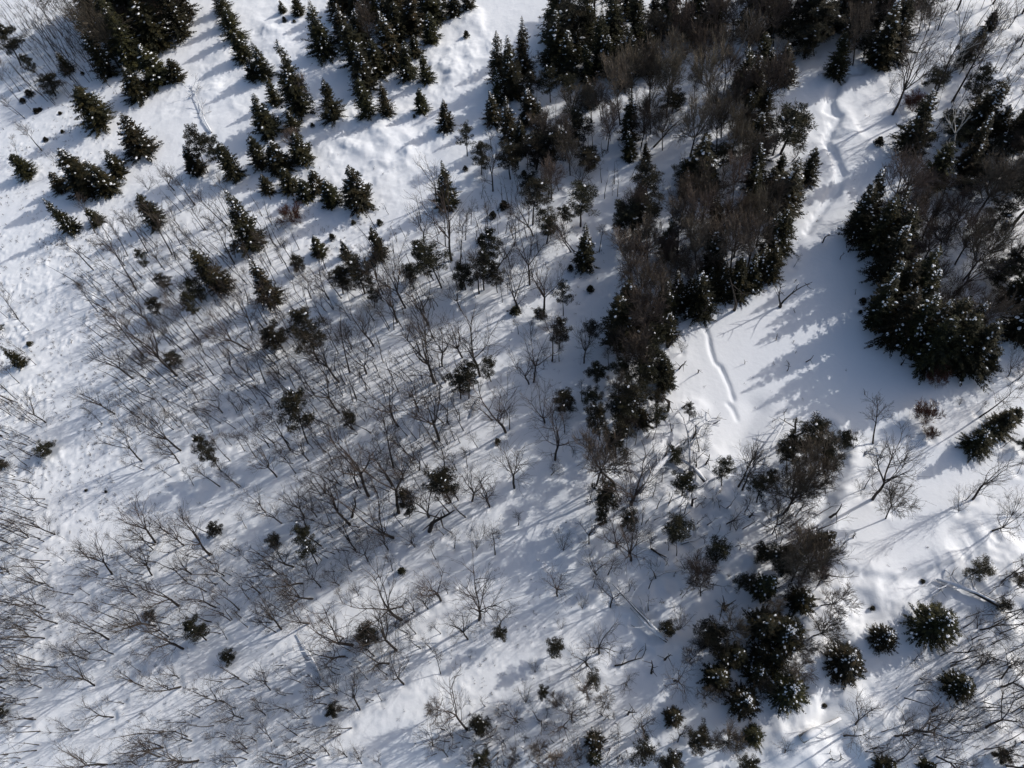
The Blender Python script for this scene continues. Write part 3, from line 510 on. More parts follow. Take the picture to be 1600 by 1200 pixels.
def bare_parts(seed, kind):
    """trunk and crown meshes of a leafless tree. kind: fan, pole, clump, fuzz"""
    rng = np.random.default_rng(seed)
    T, C = MB(), MB()
    cfg = dict(
        fan=dict(fork=rng.uniform(.22, .42), limbs=int(rng.integers(4, 7)), ang=(.22, .68), sub=6, twig=4, twl=1, r=.165, l1=(.50, .68), l2=(.22, .36), l3=(.10, .2)),
        pole=dict(fork=rng.uniform(.55, .7), limbs=4, ang=(.3, .75), sub=5, twig=3, twl=1, r=.155, l1=(.25, .38), l2=(.12, .22), l3=(.06, .12)),
        clump=dict(fork=.04, limbs=int(rng.integers(8, 12)), ang=(.15, .85), sub=6, twig=5, twl=2, r=.13, l1=(.6, .92), l2=(.2, .36), l3=(.10, .18)),
        globe=dict(fork=.03, limbs=16, ang=(.1, 1.25), sub=12, twig=7, twl=3, r=.09, l1=(.6, .85), l2=(.2, .34), l3=(.10, .18)),
        dead=dict(fork=rng.uniform(.5, .65), limbs=5, ang=(.4, 1.1), sub=3, twig=1, twl=0, r=.20, l1=(.3, .48), l2=(.12, .25), l3=(.06, .12)),
        fuzz=dict(fork=rng.uniform(.35, .5), limbs=8, ang=(.25, 1.1), sub=9, twig=6, twl=3, r=.18, l1=(.38, .55), l2=(.2, .32), l3=(.1, .18)))[kind]
    H = 10.0
    hf = H * cfg['fork']
    lean = rng.normal(0, .06, 2)
    n = 6
    if kind == 'pole':
        tp, d = stem_path(rng, (0, 0, -.25), (lean[0], lean[1], 1), H * .97, 10, .035, .05)
        T.tube(tp, np.linspace(cfg['r'], .018, 10), 5)
    else:
        tp, d = stem_path(rng, (0, 0, -.25), (lean[0], lean[1], 1), hf + .25, n, .05, .03)
        T.tube(tp, np.linspace(cfg['r'] * 1.15, cfg['r'] * .85, n), 6)
    limbs = []
    if kind == 'pole':
        for k in range(int(rng.integers(8, 13))):
            i = int(rng.integers(4, 9))
            limbs.append((tp[i], side_dir(rng, np.array([0, 0, 1.]), rng.uniform(.45, 1.0)), H * rng.uniform(.12, .3) * (1.3 - i * .09), .03))
    else:
        a0 = rng.uniform(0, 6.28)
        for k in range(cfg['limbs']):
            a = a0 + k * 6.283 / cfg['limbs'] + rng.uniform(-.5, .5)
            t = rng.uniform(*cfg['ang'])
            dd = np.array([math.cos(a) * math.sin(t), math.sin(a) * math.sin(t), math.cos(t)])
            limbs.append((tp[-1], dd, H * rng.uniform(*cfg['l1']), cfg['r'] * rng.uniform(.42, .75)))
        for k in range(0 if kind in ('clump', 'globe') else 2):
            i = int(rng.integers(2, n - 1))
            limbs.append((tp[i], side_dir(rng, np.array([0, 0, 1.]), rng.uniform(.6, 1.1)), H * rng.uniform(.16, .32), cfg['r'] * .35))
    rt = dict(fuzz=.026, globe=.035, dead=.05).get(kind, .0135)
    for p, dd, L, r in limbs:
        lp, de = stem_path(rng, p, dd, L, 6, .10, .10)
        (T if kind in ('clump', 'globe') else C).tube(lp, np.linspace(r, .022, 6), 4, False)
        for _ in range(cfg['sub']):
            f = rng.uniform(.3, 1.0)
            q = lp[min(5, int(f * 5))] * (1 - (f * 5 % 1)) + lp[min(5, int(f * 5) + 1)] * (f * 5 % 1)
            d1 = nrm(lp[min(5, int(f * 5) + 1)] - lp[min(4, int(f * 5))] + 1e-6)
            L2 = H * rng.uniform(*cfg['l2']) * (1.15 - .5 * f)
            bp, _ = stem_path(rng, q, side_dir(rng, d1, rng.uniform(.35, .85)), L2, 4, .14, .08)
            C.tube(bp, np.linspace(max(.02, r * .42), rt, 4), 3, False)
            for _ in range(cfg['twig']):
                g = rng.uniform(.25, 1)
                j = min(2, int(g * 3))
                q2 = bp[j] + (bp[j + 1] - bp[j]) * (g * 3 - j)
                d2 = side_dir(rng, nrm(bp[j + 1] - bp[j]), rng.uniform(.3, .8))
                L3 = H * rng.uniform(*cfg['l3'])
                cp, _ = stem_path(rng, q2, d2, L3, 3, .16, .08)
                C.tube(cp, np.linspace(rt, rt * .7, 3), 3, False)
                for _ in range(cfg['twl']):
                    q3 = cp[0] + (cp[2] - cp[0]) * rng.uniform(.3, 1)
                    e = q3 + side_dir(rng, nrm(cp[2] - cp[0]), rng.uniform(.3, .8)) * L3 * rng.uniform(.35, .7)
                    C.tube([q3, e], [rt * .75, rt * .5], 3, False)
    return T, C


def spruce_parts(seed, broad=.24, ragged=.25, streak=False):
    """trunk, needles and bough snow of a conical conifer; broad is the skirt radius over the height"""
    rng = np.random.default_rng(seed)
    T, C, S = MB(), MB(), MB()
    H = 10.0
    tp, _ = stem_path(rng, (0, 0, -.3), (0, 0, 1), H + .2, 8, .012, .02)
    T.tube(tp, np.linspace(.16, .012, 8), 6)
    quads = []
    z, k = .25, 0
    bulge = rng.uniform(.75, 1.25)
    snowy = rng.choice([.25, .5, .75, .95])
    ph = rng.uniform(0, 6.28, 4)
    gap_a, gap_z = rng.uniform(0, 6.28, 3), rng.uniform(.15, .8, 3)
    while z < H - .12:
        f = z / H
        Rr = H * broad * ((1 - f) ** (.85 * bulge)) * (.72 + .28 * min(1, f / .16)) + .10
        nb = int(7 + 6 * (1 - f))
        a0 = rng.uniform(0, 6.28)
        for b in range(nb):
            a = a0 + b * 6.283 / nb + rng.normal(0, .16)
            L = Rr * (1 + rng.normal(0, ragged)) * (1 if rng.random() > .08 else .5)
            for ga, gz_ in zip(gap_a, gap_z):                            # thin places in the crown
                if abs(f - gz_) < .07 and math.cos(a - ga) > .45:
                    L *= .45
            L = max(.12, min(L, 1.5 * Rr))
            dr = np.array([math.cos(a), math.sin(a), 0])
            drop = rng.uniform(.12, .38) * (1 - f * 1.5)
            tipz = -drop * L + .12 * L
            n = max(2, int(L / .10))
            sd = np.array([-dr[1], dr[0], 0])
            p0 = np.array([tp[0][0], 0, z + rng.uniform(-.08, .08)])
            for i in range(n):
                t = (i + rng.uniform(.2, .9)) / n
                c = p0 + dr * L * t + np.array([0, 0, -drop * L * t * (1.6 - .6 * t) + .10 * L * t * t])
                w = (.10 + .24 * math.sin(math.pi * min(1, t * .85 + .15))) * min(1, L * .8 + .2)
                for sgn in (-1, 1):
                    if rng.random() < .16:
                        continue
                    d = nrm(dr * rng.uniform(.5, 1.1) + sd * sgn * rng.uniform(.4, 1.1) + np.array([0, 0, rng.uniform(-.45, .15)]))
                    ln = w * rng.uniform(.9, 1.75)
                    wd = ln * rng.uniform(.16, .30)
                    nn = nrm(np.cross(d, rng.normal(0, .45, 3) + np.array([0, 0, 1.])))
                    quads.append([c, c + d * ln * .5 + nn * wd, c + d * ln, c + d * ln * .45 - nn * wd])
            tipd = nrm(dr + np.array([0, 0, -.2]))
            c = p0 + dr * L * .85 + np.array([0, 0, -drop * L * .95])
            quads.append([c, c + tipd * .10 + sd * .045, c + tipd * .24, c + tipd * .10 - sd * .045])
            for _ in range(int(rng.random() < .55) if streak else int(rng.random() < 1.5 * snowy * max(0, math.sin(2 * a + ph[0]) * math.sin(9 * f + ph[1]) * .8 + .12 * math.sin(5 * a + 14 * f + ph[2]) + .12))):
                t = rng.uniform(.35, .95)
                c = p0 + dr * L * t + np.array([0, 0, -drop * L * t * (1.6 - .6 * t) + .10 * L * t * t + .05])
                S.blob(c, rng.uniform(.07, .20) * (.6 + .4 * min(1, L)), dr + np.array([0, 0, -drop * .8]), rng, .5)
        z += rng.uniform(.30, .46) * (1.0 - .35 * f)
        k += 1
    for i in range(26):                                              # the leader
        a = rng.uniform(0, 6.28)
        c = np.array([0, 0, H - rng.uniform(-.1, .7)])
        d = nrm([math.cos(a), math.sin(a), rng.uniform(.3, 1.2)])
        s = np.array([-math.sin(a), math.cos(a), 0])
        quads.append([c, c + d * .12 + s * .05, c + d * .28, c + d * .12 - s * .05])
    C.quads(quads)
    return T, C, S


def pine_parts(seed, low=.38, spread=.22, dens=1.0):
    """a clumpy evergreen: bare lower trunk, limbs that end in tufts"""
    rng = np.random.default_rng(seed)
    T, C, S = MB(), MB(), MB()
    H = 10.0
    tp, _ = stem_path(rng, (0, 0, -.3), (rng.normal(0, .05), rng.normal(0, .05), 1), H * .97, 10, .05, .04)
    T.tube(tp, np.linspace(.15, .03, 10), 6)
    quads = []
    nl = int(24 * dens)
    for k in range(nl):
        f = low + (1 - low) * ((k + rng.random()) / nl)
        i = min(8, int(f * 9))
        p = tp[i] + (tp[i + 1] - tp[i]) * (f * 9 - i)
        g = (f - low) / (1 - low)
        L = H * spread * (math.sin(math.pi * (.22 + .70 * g)) ** .8) * rng.uniform(.65, 1.25)
        a = k * 2.4 + rng.uniform(-.6, .6)
        dd = np.array([math.cos(a), math.sin(a), rng.uniform(-.05, .55)])
        lp, _ = stem_path(rng, p, dd, L, 4, .15, .06)
        T.tube(lp, np.linspace(.045, .015, 4), 3, False)
        for c0 in (lp[3], lp[2] + rng.normal(0, .12, 3), lp[1] + rng.normal(0, .15, 3), lp[3] + rng.normal(0, .3, 3)):
            rr = rng.uniform(.38, .72)
            m = int(125 * dens)
            v = rng.normal(0, 1, (m, 3))
            v /= np.linalg.norm(v, axis=1)[:, None]
            v[:, 2] = v[:, 2] * .7 + .1
            for q in v:
                c = c0 + q * rr * rng.uniform(.15, .75)
                ln = rng.uniform(.18, .40)
                sdv = nrm(np.cross(q, rng.normal(0, 1, 3))) * ln * rng.uniform(.065, .12)
                quads.append([c, c + q * ln * .5 + sdv, c + q * ln, c + q * ln * .5 - sdv])
            if rng.random() < .09:
                S.blob(c0 + np.array([0, 0, rr * .62]) + rng.normal(0, .12, 3), rng.uniform(.07, .17), rng.normal(0, 1, 3) * np.array([1, 1, .2]), rng, .5)
    c0 = tp[-1]
    for q in range(60):
        d = nrm(rng.normal(0, 1, 3) + np.array([0, 0, .6]))
        c = c0 + d * rng.uniform(.05, .3)
        s = nrm(np.cross(d, rng.normal(0, 1, 3))) * .06
        quads.append([c, c + d * .13 + s, c + d * .28, c + d * .13 - s])
    C.quads(quads)
    return T, C, S


def snag_mesh(seed, name, m, stubs=5):
    rng = np.random.default_rng(seed)
    T = MB()
    tp, _ = stem_path(rng, (0, 0, -.4), (0, 0, 1), 10.3, 8, .05, .03)
    T.tube(tp, np.linspace(.17, .05, 8) * rng.uniform(.85, 1.1, 8), 6)
    for _ in range(stubs):
        i = int(rng.integers(2, 7))
        lp, _ = stem_path(rng, tp[i], side_dir(rng, np.array([0, 0, 1.]), rng.uniform(.7, 1.4)), rng.uniform(.4, 2.0), 3, .2, .1)
        T.tube(lp, [.06, .04, .02], 4)
    return T.mesh(name, m)


def forked_snag(seed):
    rng = np.random.default_rng(seed)
    T, C = MB(), MB()
    T.tube(stem_path(rng, (0, 0, -.3), (.05, 0, 1), 1.0, 3, .05, 0)[0], [.4, .36, .32], 6)
    for s in (-1, 1):
        lp, d = stem_path(rng, (0, 0, .6), (s * .5 + .22, rng.normal(0, .06), 1), 9, 8, .09, .02)
        T.tube(lp, np.linspace(.22, .05, 8), 5)
        for _ in range(6):
            i = int(rng.integers(3, 7))
            bp, _ = stem_path(rng, lp[i], side_dir(rng, d, rng.uniform(.5, 1.2)), rng.uniform(1, 3), 4, .2, .12)
            C.tube(bp, np.linspace(.08, .03, 4), 4)
    return T, C


def tuft_parts(seed):
    """a seedling evergreen half buried in the snow"""
    rng = np.random.default_rng(seed)
    T, C = MB(), MB()
    T.tube([(0, 0, -.4), (0, 0, 4), (0.1, 0, 8.5)], [.22, .16, .05], 5)
    q = []
    for _ in range(420):
        d = nrm(rng.normal(0, 1, 3) * np.array([1, 1, .6]) + np.array([0, 0, .25]))
        z = rng.uniform(.06, .95)
        c = np.array([0, 0, z * 9.0]) + d * rng.uniform(.2, 3.6) * (1.1 - z)
        ln = rng.uniform(.8, 2.0)
        s = nrm(np.cross(d, rng.normal(0, 1, 3))) * ln * .3
        q.append([c, c + d * ln * .5 + s, c + d * ln, c + d * ln * .5 - s])
    C.quads(q)
    return T, C


LIB = {}


def lib(key, parts, mats, names):
    LIB.setdefault(key, []).append([(nm, p.mesh(f'{key}_{nm}', m)) for nm, p, m in zip(names, parts, mats) if p.n])


for i in range(9):
    lib('B', bare_parts(100 + i, 'fan'), (M_BARK, M_TWIG), ('trunk', 'crown'))
for i in range(8):
    lib('N', bare_parts(200 + i, 'pole'), (M_BARK, M_TWIG), ('trunk', 'crown'))
for i in range(4):
    lib('M', bare_parts(300 + i, 'clump'), (M_BARK, M_TWIG), ('stems', 'twigs'))
    lib('R', bare_parts(330 + i, 'globe'), (M_RUST, M_RUST), ('stems', 'twigs'))
for i in range(6):
    lib('U', bare_parts(400 + i, 'fuzz'), (M_BARK, M_BRWN), ('trunk', 'crown'))
for i in range(3):
    lib('W', bare_parts(500 + i, 'dead'), (M_WHITE, M_WHITE), ('trunk', 'crown'))
for i in range(12):
    lib('S', spruce_parts(600 + i, (.22, .28, .33, .26, .37, .29, .24, .33, .30, .23, .34, .27)[i], (.2, .32, .3, .26, .36)[i % 5]), (M_BARK, M_SPR, M_SNOWB), ('trunk', 'crown', 'snow_clumps'))
for i in range(3):
    lib('SR', spruce_parts(660 + i, (.40, .36, .44)[i], .10, True), (M_BARK, M_SPR, M_SNOWB), ('trunk', 'crown', 'snow_clumps'))
for i in range(8):
    lib('P', pine_parts(700 + i, (.30, .45, .38, .25, .5, .35, .42, .3)[i], (.20, .24, .22, .2)[i % 4], (1.0, .85, 1.1)[i % 3]), (M_BARK, M_PIN, M_SNOWB), ('trunk', 'crown', 'snow_clumps'))
for i in range(3):
    lib('H', tuft_parts(800 + i), (M_BARK, M_PIN), ('stem', 'crown'))
for i in range(5):
    LIB.setdefault('D', []).append([(None, snag_mesh(900 + i, 'dead_snag', M_DEAD, (1, 4, 7, 3, 5)[i]))])
for i in range(2):
    lib('V', forked_snag(950 + i), (M_DEAD, M_DEAD), ('trunk', 'branches'))

NAME = dict(B='bare_tree', N='slender_tree', M='bare_shrub', R='rust_shrub', U='brown_tree', W='pale_tree', S='spruce_tree', P='pine_tree', H='seedling', D='dead_snag', V='forked_snag')
CAT = dict(B='bare tree', N='bare tree', M='shrub', R='shrub', U='bare tree', W='dead tree', S='spruce', P='pine', H='seedling', D='dead tree', V='dead tree')
WIDTH = {}                                     # natural crown radius of each library tree
for k, L in LIB.items():
    for i, parts in enumerate(L):
        r = 0.1
        for nm, me in parts:
            co = np.zeros(len(me.vertices) * 3, np.float32)
            me.vertices.foreach_get('co', co)
            co = co.reshape(-1, 3)
            r = max(r, float(np.percentile(np.hypot(co[:, 0], co[:, 1]), 97)))
        WIDTH[k, i] = r
HLIM = dict(B=(3, 17), N=(2.5, 17), M=(1.6, 6), R=(1.2, 4), U=(5, 15), W=(4, 15), S=(1.5, 17), P=(2, 14), H=(.5, 1.6), D=(1, 9), V=(3, 8))
HDEF = dict(B=2.0, N=2.6, M=1.2, R=1.1, U=1.9, W=1.8, S=2.0, P=2.2, H=1.0, D=6, V=1.5)   # height over crown width where the view is straight down
LEAN = dict(S=.10, P=.22, U=.2, H=.1)
THINGS = []                                    # every plant that stands: dict(o, kind, px, H, w, lean, ...)
SEEN = {}


def plant(kind, bx, by, tx, ty, wpx=0, H=None, variant=None, min_h=0):
    """kind, foot, tip and crown width in photograph pixels -> one tree standing on the snow"""
    B = on_ground(bx, by)
    depth = (B - Vector((0, 0, ALT))).length
    ppm = F0 / (-(ROT.transposed() @ (B - Vector((0, 0, ALT)))).z)          # pixels per metre there
    lo, hi = HLIM[kind]
    far = math.hypot(bx - NADIR[0], by - NADIR[1])
    lenpx = math.hypot(tx - bx, ty - by)
    w = (wpx if wpx else lenpx * (.55 if kind != 'N' else .35)) / ppm
    # where the sight line through the tip passes closest to the upright through the foot
    d = ray(tx, ty).normalized()
    o = Vector((0, 0, ALT)) - Vector((B.x, B.y, 0))
    a, b = d.xy.length_squared, d.xy.dot(o.xy)
    t = -b / a
    P = o + d * t
    h_est = P.z - B.z
    if far < 330 and H is None:
        mix = max(0.0, (far - 150) / 180)
        H = mix * h_est + (1 - mix) * min(11, w * HDEF[kind])
        n_ = max(lo, min(hi, H))
        tt = (n_ + B.z - ALT) / d.z
        P = o + d * tt
    elif H is None:
        H = h_est
    if kind == 'W':
        H *= 1.15
    if kind == 'S':
        H = max(H, w * 1.15)
    if 1330 < bx < 1510 and by < 610 and kind == 'S' and min_h:
        H = max(H, min_h)
    if 130 < bx < 330 and by < 125 and kind == 'S':
        H = max(H, 14)
    H = max(lo, min(hi, H))
    lat = Vector((P.x, P.y, 0))
    lm = LEAN.get(kind, .45) * H
    if lat.length > lm:
        lat = lat * (lm / lat.length)
    if kind in 'SP' and far < 330:
        lat = lat * .3
    if kind in 'BUWN' and variant is None and far < 200:
        lat = lat * .6
    ax = Vector((lat.x, lat.y, H))
    lk = kind if variant is None else variant
    n = len(LIB[lk])
    v = SEEN[lk] = (SEEN.get(lk, -1) + random.choice((1, 2, 3))) % n
    s = ax.length / 10.0
    sw = max((.78 if kind in 'NB' else .82 if kind == 'S' else .55) * s, min((1.25 if kind in 'BN' else 1.9) * s, w * .5 / WIDTH[lk, v])) if kind not in 'DV' else s * (random.uniform(1.2, 1.6) * max(1, (1.3 - .04 * H) * 1.6) if kind == 'D' else 1.15)
    if kind == 'P':
        sw *= 1.22
    q = Vector((0, 0, 1)).rotation_difference(ax.normalized()) @ Matrix.Rotation(random.uniform(0, 6.283) if kind != 'V' else .2, 3, 'Z').to_quaternion()
    parts = LIB[lk][v]
    if parts[0][0] is None:
        root = link(NAME[kind], parts[0][1])
    else:
        root = link(NAME[kind], None)
        root.empty_display_size = .3
    root.location = B
    root.rotation_mode = 'QUATERNION'
    root.rotation_quaternion = q
    root.scale = (sw, sw, s)
    if parts[0][0] is not None:
        for nm, me in parts:
            link(nm, me, root)
    THINGS.append(dict(o=root, k=kind, px=((bx + tx) / 2, (by + ty) / 2), foot=(bx, by), H=H, w=w, lean=lat.length / H, slim=w / H, v=v))
    return root
for (ox, oy), text in TILES.items():
    for e in text.replace('\n', ';').split(';'):
        q = e.split()
        if not q:
            continue
        h = var = None
        if q[-1] == 'R' and len(q) > 2:
            var = 'S' + q.pop()
        if q[-1].startswith('H') and len(q) > 2:
            h = float(q.pop()[1:])
        n = [float(v) for v in q[1:]]
        fx, fy = ox + n[0] / 4, oy + n[1] / 4
        if (ox >= 800 and oy < 600 and q[0] in 'US') or (q[0] == 'U' and fy < 900):      # deep in the woods the foot is hidden: the stem goes on below the crown
            k = (.3 if q[0] == 'U' else .2) if fx > 1330 else (.5 if q[0] == 'U' else .4)
            L = math.hypot(n[2] - n[0], n[3] - n[1])
            D = math.hypot(NADIR[0] - fx, NADIR[1] - fy)
            n[0] += (NADIR[0] - fx) / D * L * k
            n[1] += (NADIR[1] - fy) / D * L * k
        plant(q[0], ox + n[0] / 4, oy + n[1] / 4, ox + n[2] / 4, oy + n[3] / 4, n[4] / 4, h, var, 13 if q[0] in 'SU' and n[4] > 100 else 0)

# the woods are thicker than one can count from the tile list: more trees of the same kinds between the listed ones
FILL = [([(880, 0), (1285, 0), (1290, 80), (1200, 140), (1230, 250), (1240, 390), (1060, 430), (1045, 560), (975, 630), (965, 430), (1050, 330), (1080, 200), (1000, 130), (880, 170), (860, 60)], 22, 'UUSSPSB', (9, 14)),
        ([(765, 150), (860, 140), (960, 170), (1040, 220), (930, 260), (850, 290), (760, 230)], 25, 'USSPPU', (6, 10)),
        ([(1335, 345), (1420, 290), (1480, 190), (1600, 170), (1640, 540), (1540, 560), (1450, 560), (1375, 480)], 25, 'UUSUPB', (10, 14)), ([(1540, 150), (1640, 100), (1640, 600), (1560, 420)], 30, 'NBBW', (9, 14)),
        ([(1310, 0), (1440, 0), (1400, 70), (1310, 70)], 22, 'USSP', (8, 12)), ([(1480, 0), (1640, 0), (1640, 200), (1490, 150)], 34, 'NBBU', (8, 13)),
        ([(1140, 900), (1290, 840), (1290, 960), (1240, 1080), (1110, 1110), (1080, 1010)], 33, 'UUPS', (6, 9)), ([(965, 620), (1010, 600), (1040, 660), (960, 700)], 26, 'UP', (5, 8)),
        ([(130, 0), (300, 0), (280, 90), (180, 110)], 26, 'SSU', (12, 16)), ([(540, 0), (690, 0), (670, 90), (560, 120)], 26, 'SSU', (8, 12)),
        ([(130, 400), (330, 300), (480, 420), (600, 560), (560, 680), (420, 700), (210, 660), (170, 520)], 25, 'NNN', (7, 10)),
        ([(0, 600), (50, 650), (85, 900), (100, 1040), (0, 1100)], 28, 'NBN', (6, 10)), ([(250, 1120), (560, 1010), (560, 1200), (180, 1200)], 34, 'BNM', (5, 8)), ([(120, 850), (460, 860), (470, 950), (280, 1010), (100, 960)], 34, 'BNN', (5, 8)),
        ([(690, 1110), (1000, 1090), (1000, 1200), (660, 1200)], 25, 'BMMU', (5, 8)), ([(1420, 1010), (1600, 900), (1620, 1200), (1400, 1200)], 33, 'BBM', (6, 10))]


def inside(p, poly):
    c = False
    for (ax_, ay_), (bx_, by_) in zip(poly, poly[1:] + poly[:1]):
        if (ay_ > p[1]) != (by_ > p[1]) and p[0] < (bx_ - ax_) * (p[1] - ay_) / (by_ - ay_) + ax_:
            c = not c
    return c


rf = random.Random(5)
for poly, gap, mix, (h0, h1) in FILL:
    xs, ys = [p[0] for p in poly], [p[1] for p in poly]
    miss = 0
    while miss < 160:
        p = (rf.uniform(min(xs), max(xs)), rf.uniform(min(ys), max(ys)))
        k, h = rf.choice(mix), rf.uniform(h0, h1)
        if not inside(p, poly):
            continue
        g = on_ground(*p)
        tip = to_px(g + Vector((rf.gauss(0, .5), rf.gauss(0, .5), h)))
        mid = ((p[0] + tip[0]) / 2, (p[1] + tip[1]) / 2)
        if any(abs(t['px'][0] - mid[0]) < gap and math.hypot(t['px'][0] - mid[0], t['px'][1] - mid[1]) < gap for t in THINGS):
            miss += 1
            continue
        w = h * {'S': .5, 'U': .6, 'P': .5, 'B': .6, 'N': .35, 'M': .6, 'W': .45}[k] * 1100 / 105
        plant(k, p[0], p[1], tip[0], tip[1], w, h if k != 'M' else h * .5)

# ------------------------------------------------------------------ fallen trunks
def fallen(x0, y0, x1, y1, r=.25, snow=True, branches=0, pale=False, label='', seed=1, lift=.0):
    """a trunk lying from one photograph point to the other: butt, tip, radius at the butt"""
    rng = np.random.default_rng(seed)
    A, B = on_ground(x0, y0), on_ground(x1, y1)
    L = (B - A).length
    n = max(5, int(L / 1.2))
    pts, rad = [], []
    sd = Vector((-(B - A).y, (B - A).x, 0)).normalized()
    for i in range(n):
        t = i / (n - 1)
        p = A.lerp(B, t) + sd * (math.sin(t * 5 + seed) * .16 + rng.normal(0, .05))
        p.z = gz(p.x, p.y) + r * .5 + lift * (.35 + .65 * math.sin(t * math.pi))
        pts.append(np.array(p - A))
        rad.append(r * (1 - .65 * t))
    root = link('fallen_log', None)
    root.location = A
    root['label'] = label
    root['category'] = 'fallen tree'
    m = M_PALE if pale else M_DEAD
    T = MB()
    T.tube(pts, rad, 8)
    link('trunk', T.mesh('log_trunk', m, True), root)
    if snow:
        S = MB()
        wob = rng.uniform(.45, 1.35, n)
        S.tube([p + np.array([0, 0, q * .6]) for p, q in zip(pts, rad)], [q * .95 * w for q, w in zip(rad, wob)], 8)
        link('snow_cover', S.mesh('log_snow', M_SNOWB, True), root)
    if branches:
        C, S = MB(), MB()
        for k in range(branches):
            i = int(rng.integers(n // 3, n))
            d = nrm(np.array(sd) * rng.choice((-1, 1)) * rng.uniform(.5, 1) + nrm(pts[-1] - pts[0]) * rng.uniform(.3, 1) + np.array([0, 0, rng.uniform(.05, .6)]))
            lp, _ = stem_path(rng, pts[i], d, rng.uniform(1.2, 3.8), 5, .2, -.03)
            C.tube(lp, np.linspace(max(.05, rad[i] * .4), .02, 5), 4)
            if snow:
                S.tube(lp + np.array([0, 0, .06]), np.linspace(max(.06, rad[i] * .42), .03, 5), 5)
            for _ in range(2):
                bp, _ = stem_path(rng, lp[2], side_dir(rng, d, .6), rng.uniform(.6, 1.6), 3, .2, 0)
                C.tube(bp, [.035, .025, .015], 3)
        link('branches', C.mesh('log_branches', m), root)
        if snow:
            link('snow_clumps', S.mesh('log_branch_snow', M_SNOWB), root)
    return root


LOGS = [
    (1078, 742, 1068, 655, .22, 1, 8, 0, 'dead branchy trunk leaning over the top of the thick fallen trunk', 1.6),
    (1132, 742, 1080, 765, .18, 1, 6, 0, 'small branchy fallen tree at the right end of the log jam', .6),
    (1075, 700, 1110, 655, .16, 1, 8, 0, 'tangled dead top of a fallen tree at the pond corner', .8),
    (1015, 905, 1060, 890, .15, 1, 3, 0, 'snowy fallen stem among the drifts above the parallel trunks', .3),
    (1185, 745, 1225, 655, .16, 1, 5, 1, 'long pale dead stem leaning beside the thicket at the pond edge', 1.2),
    (997, 772, 1064, 690, .5, 1, 12, 0, 'thick snow covered fallen trunk pointing from the big log jam up to the pond corner', 1.3),
    (1102, 752, 1058, 716, .36, 1, 7, 0, 'snow buried fallen tree crossing right of the thick fallen trunk', .9),
    (1064, 849, 1106, 835, .22, 1, 4, 0, 'short fallen branchy log right of the pine in the log jam', .2),
    (1036, 1000, 958, 912, .26, 1, 5, 0, 'longer of two parallel fallen trunks below the log jam', .9),
    (1041, 1004, 984, 951, .2, 1, 3, 0, 'shorter of two parallel fallen trunks below the log jam', .9),
    (1120, 936, 1143, 969, .25, 1, 0, 1, 'short white fallen log left of the dense lower pines', 0),
    (1251, 1156, 1311, 1121, .55, 1, 0, 1, 'thick white snow topped log at the bottom right of the photo', .4),
    (1562, 946, 1462, 905, .4, 1, 12, 0, 'long snow laden fallen tree with side branches at the right edge', .5),
    (506, 1064, 466, 989, .17, 1, 3, 0, 'snow topped fallen log among the bare trees at lower left centre', .3),
    (1020, 231, 1063, 190, .18, 0, 4, 0, 'dark fallen tree lying in the snowy gap inside the top woods', .4),
    (968, 226, 984, 243, .20, 1, 0, 0, 'short dark log poking from the edge of the top woods', .2),
    (1008, 48, 1041, 34, .22, 1, 2, 1, 'pale bent fallen stem in the top woods near the upper photo edge', 1.5),
    (332, 208, 301, 139, .15, 1, 14, 0, 'white dead fallen tree with many snowy branches in the upper left clearing', .5),
    (1524, 231, 1601, 216, .22, 1, 5, 1, 'pale snowy fallen stem among the pines at the upper right edge', 1.2),
    (1017, 858, 1041, 872, .16, 0, 1, 0, 'thin dark fallen stick below the pine in the log jam', .1),
    (960, 1039, 1003, 1029, .12, 0, 3, 0, 'thin dark curved branch lying on snow below the parallel trunks', .2),
    (733, 652, 757, 612, .12, 1, 0, 1, 'slim pale fallen stem beside the big centre pine', .3),
    (1128, 762, 1100, 795, .20, 1, 3, 0, 'snowy fallen stem below the crossing tree of the log jam', .2),
    (1352, 712, 1374, 690, .14, 1, 2, 0, 'small snowy fallen stem at the bank beside the pond thicket', .2),
    (1590, 470, 1560, 500, .25, 1, 3, 1, 'white fallen log right of the right woods near the photo edge', .4),
    (838, 380, 846, 392, .14, 1, 0, 1, 'small white fallen stick left of the black pointed fir', .1),
]
for i, (x0, y0, x1, y1, r, sn, br, pa, lb, lf) in enumerate(LOGS):
    fallen(x0, y0, x1, y1, r, bool(sn), br, bool(pa), lb, 40 + i, lf)

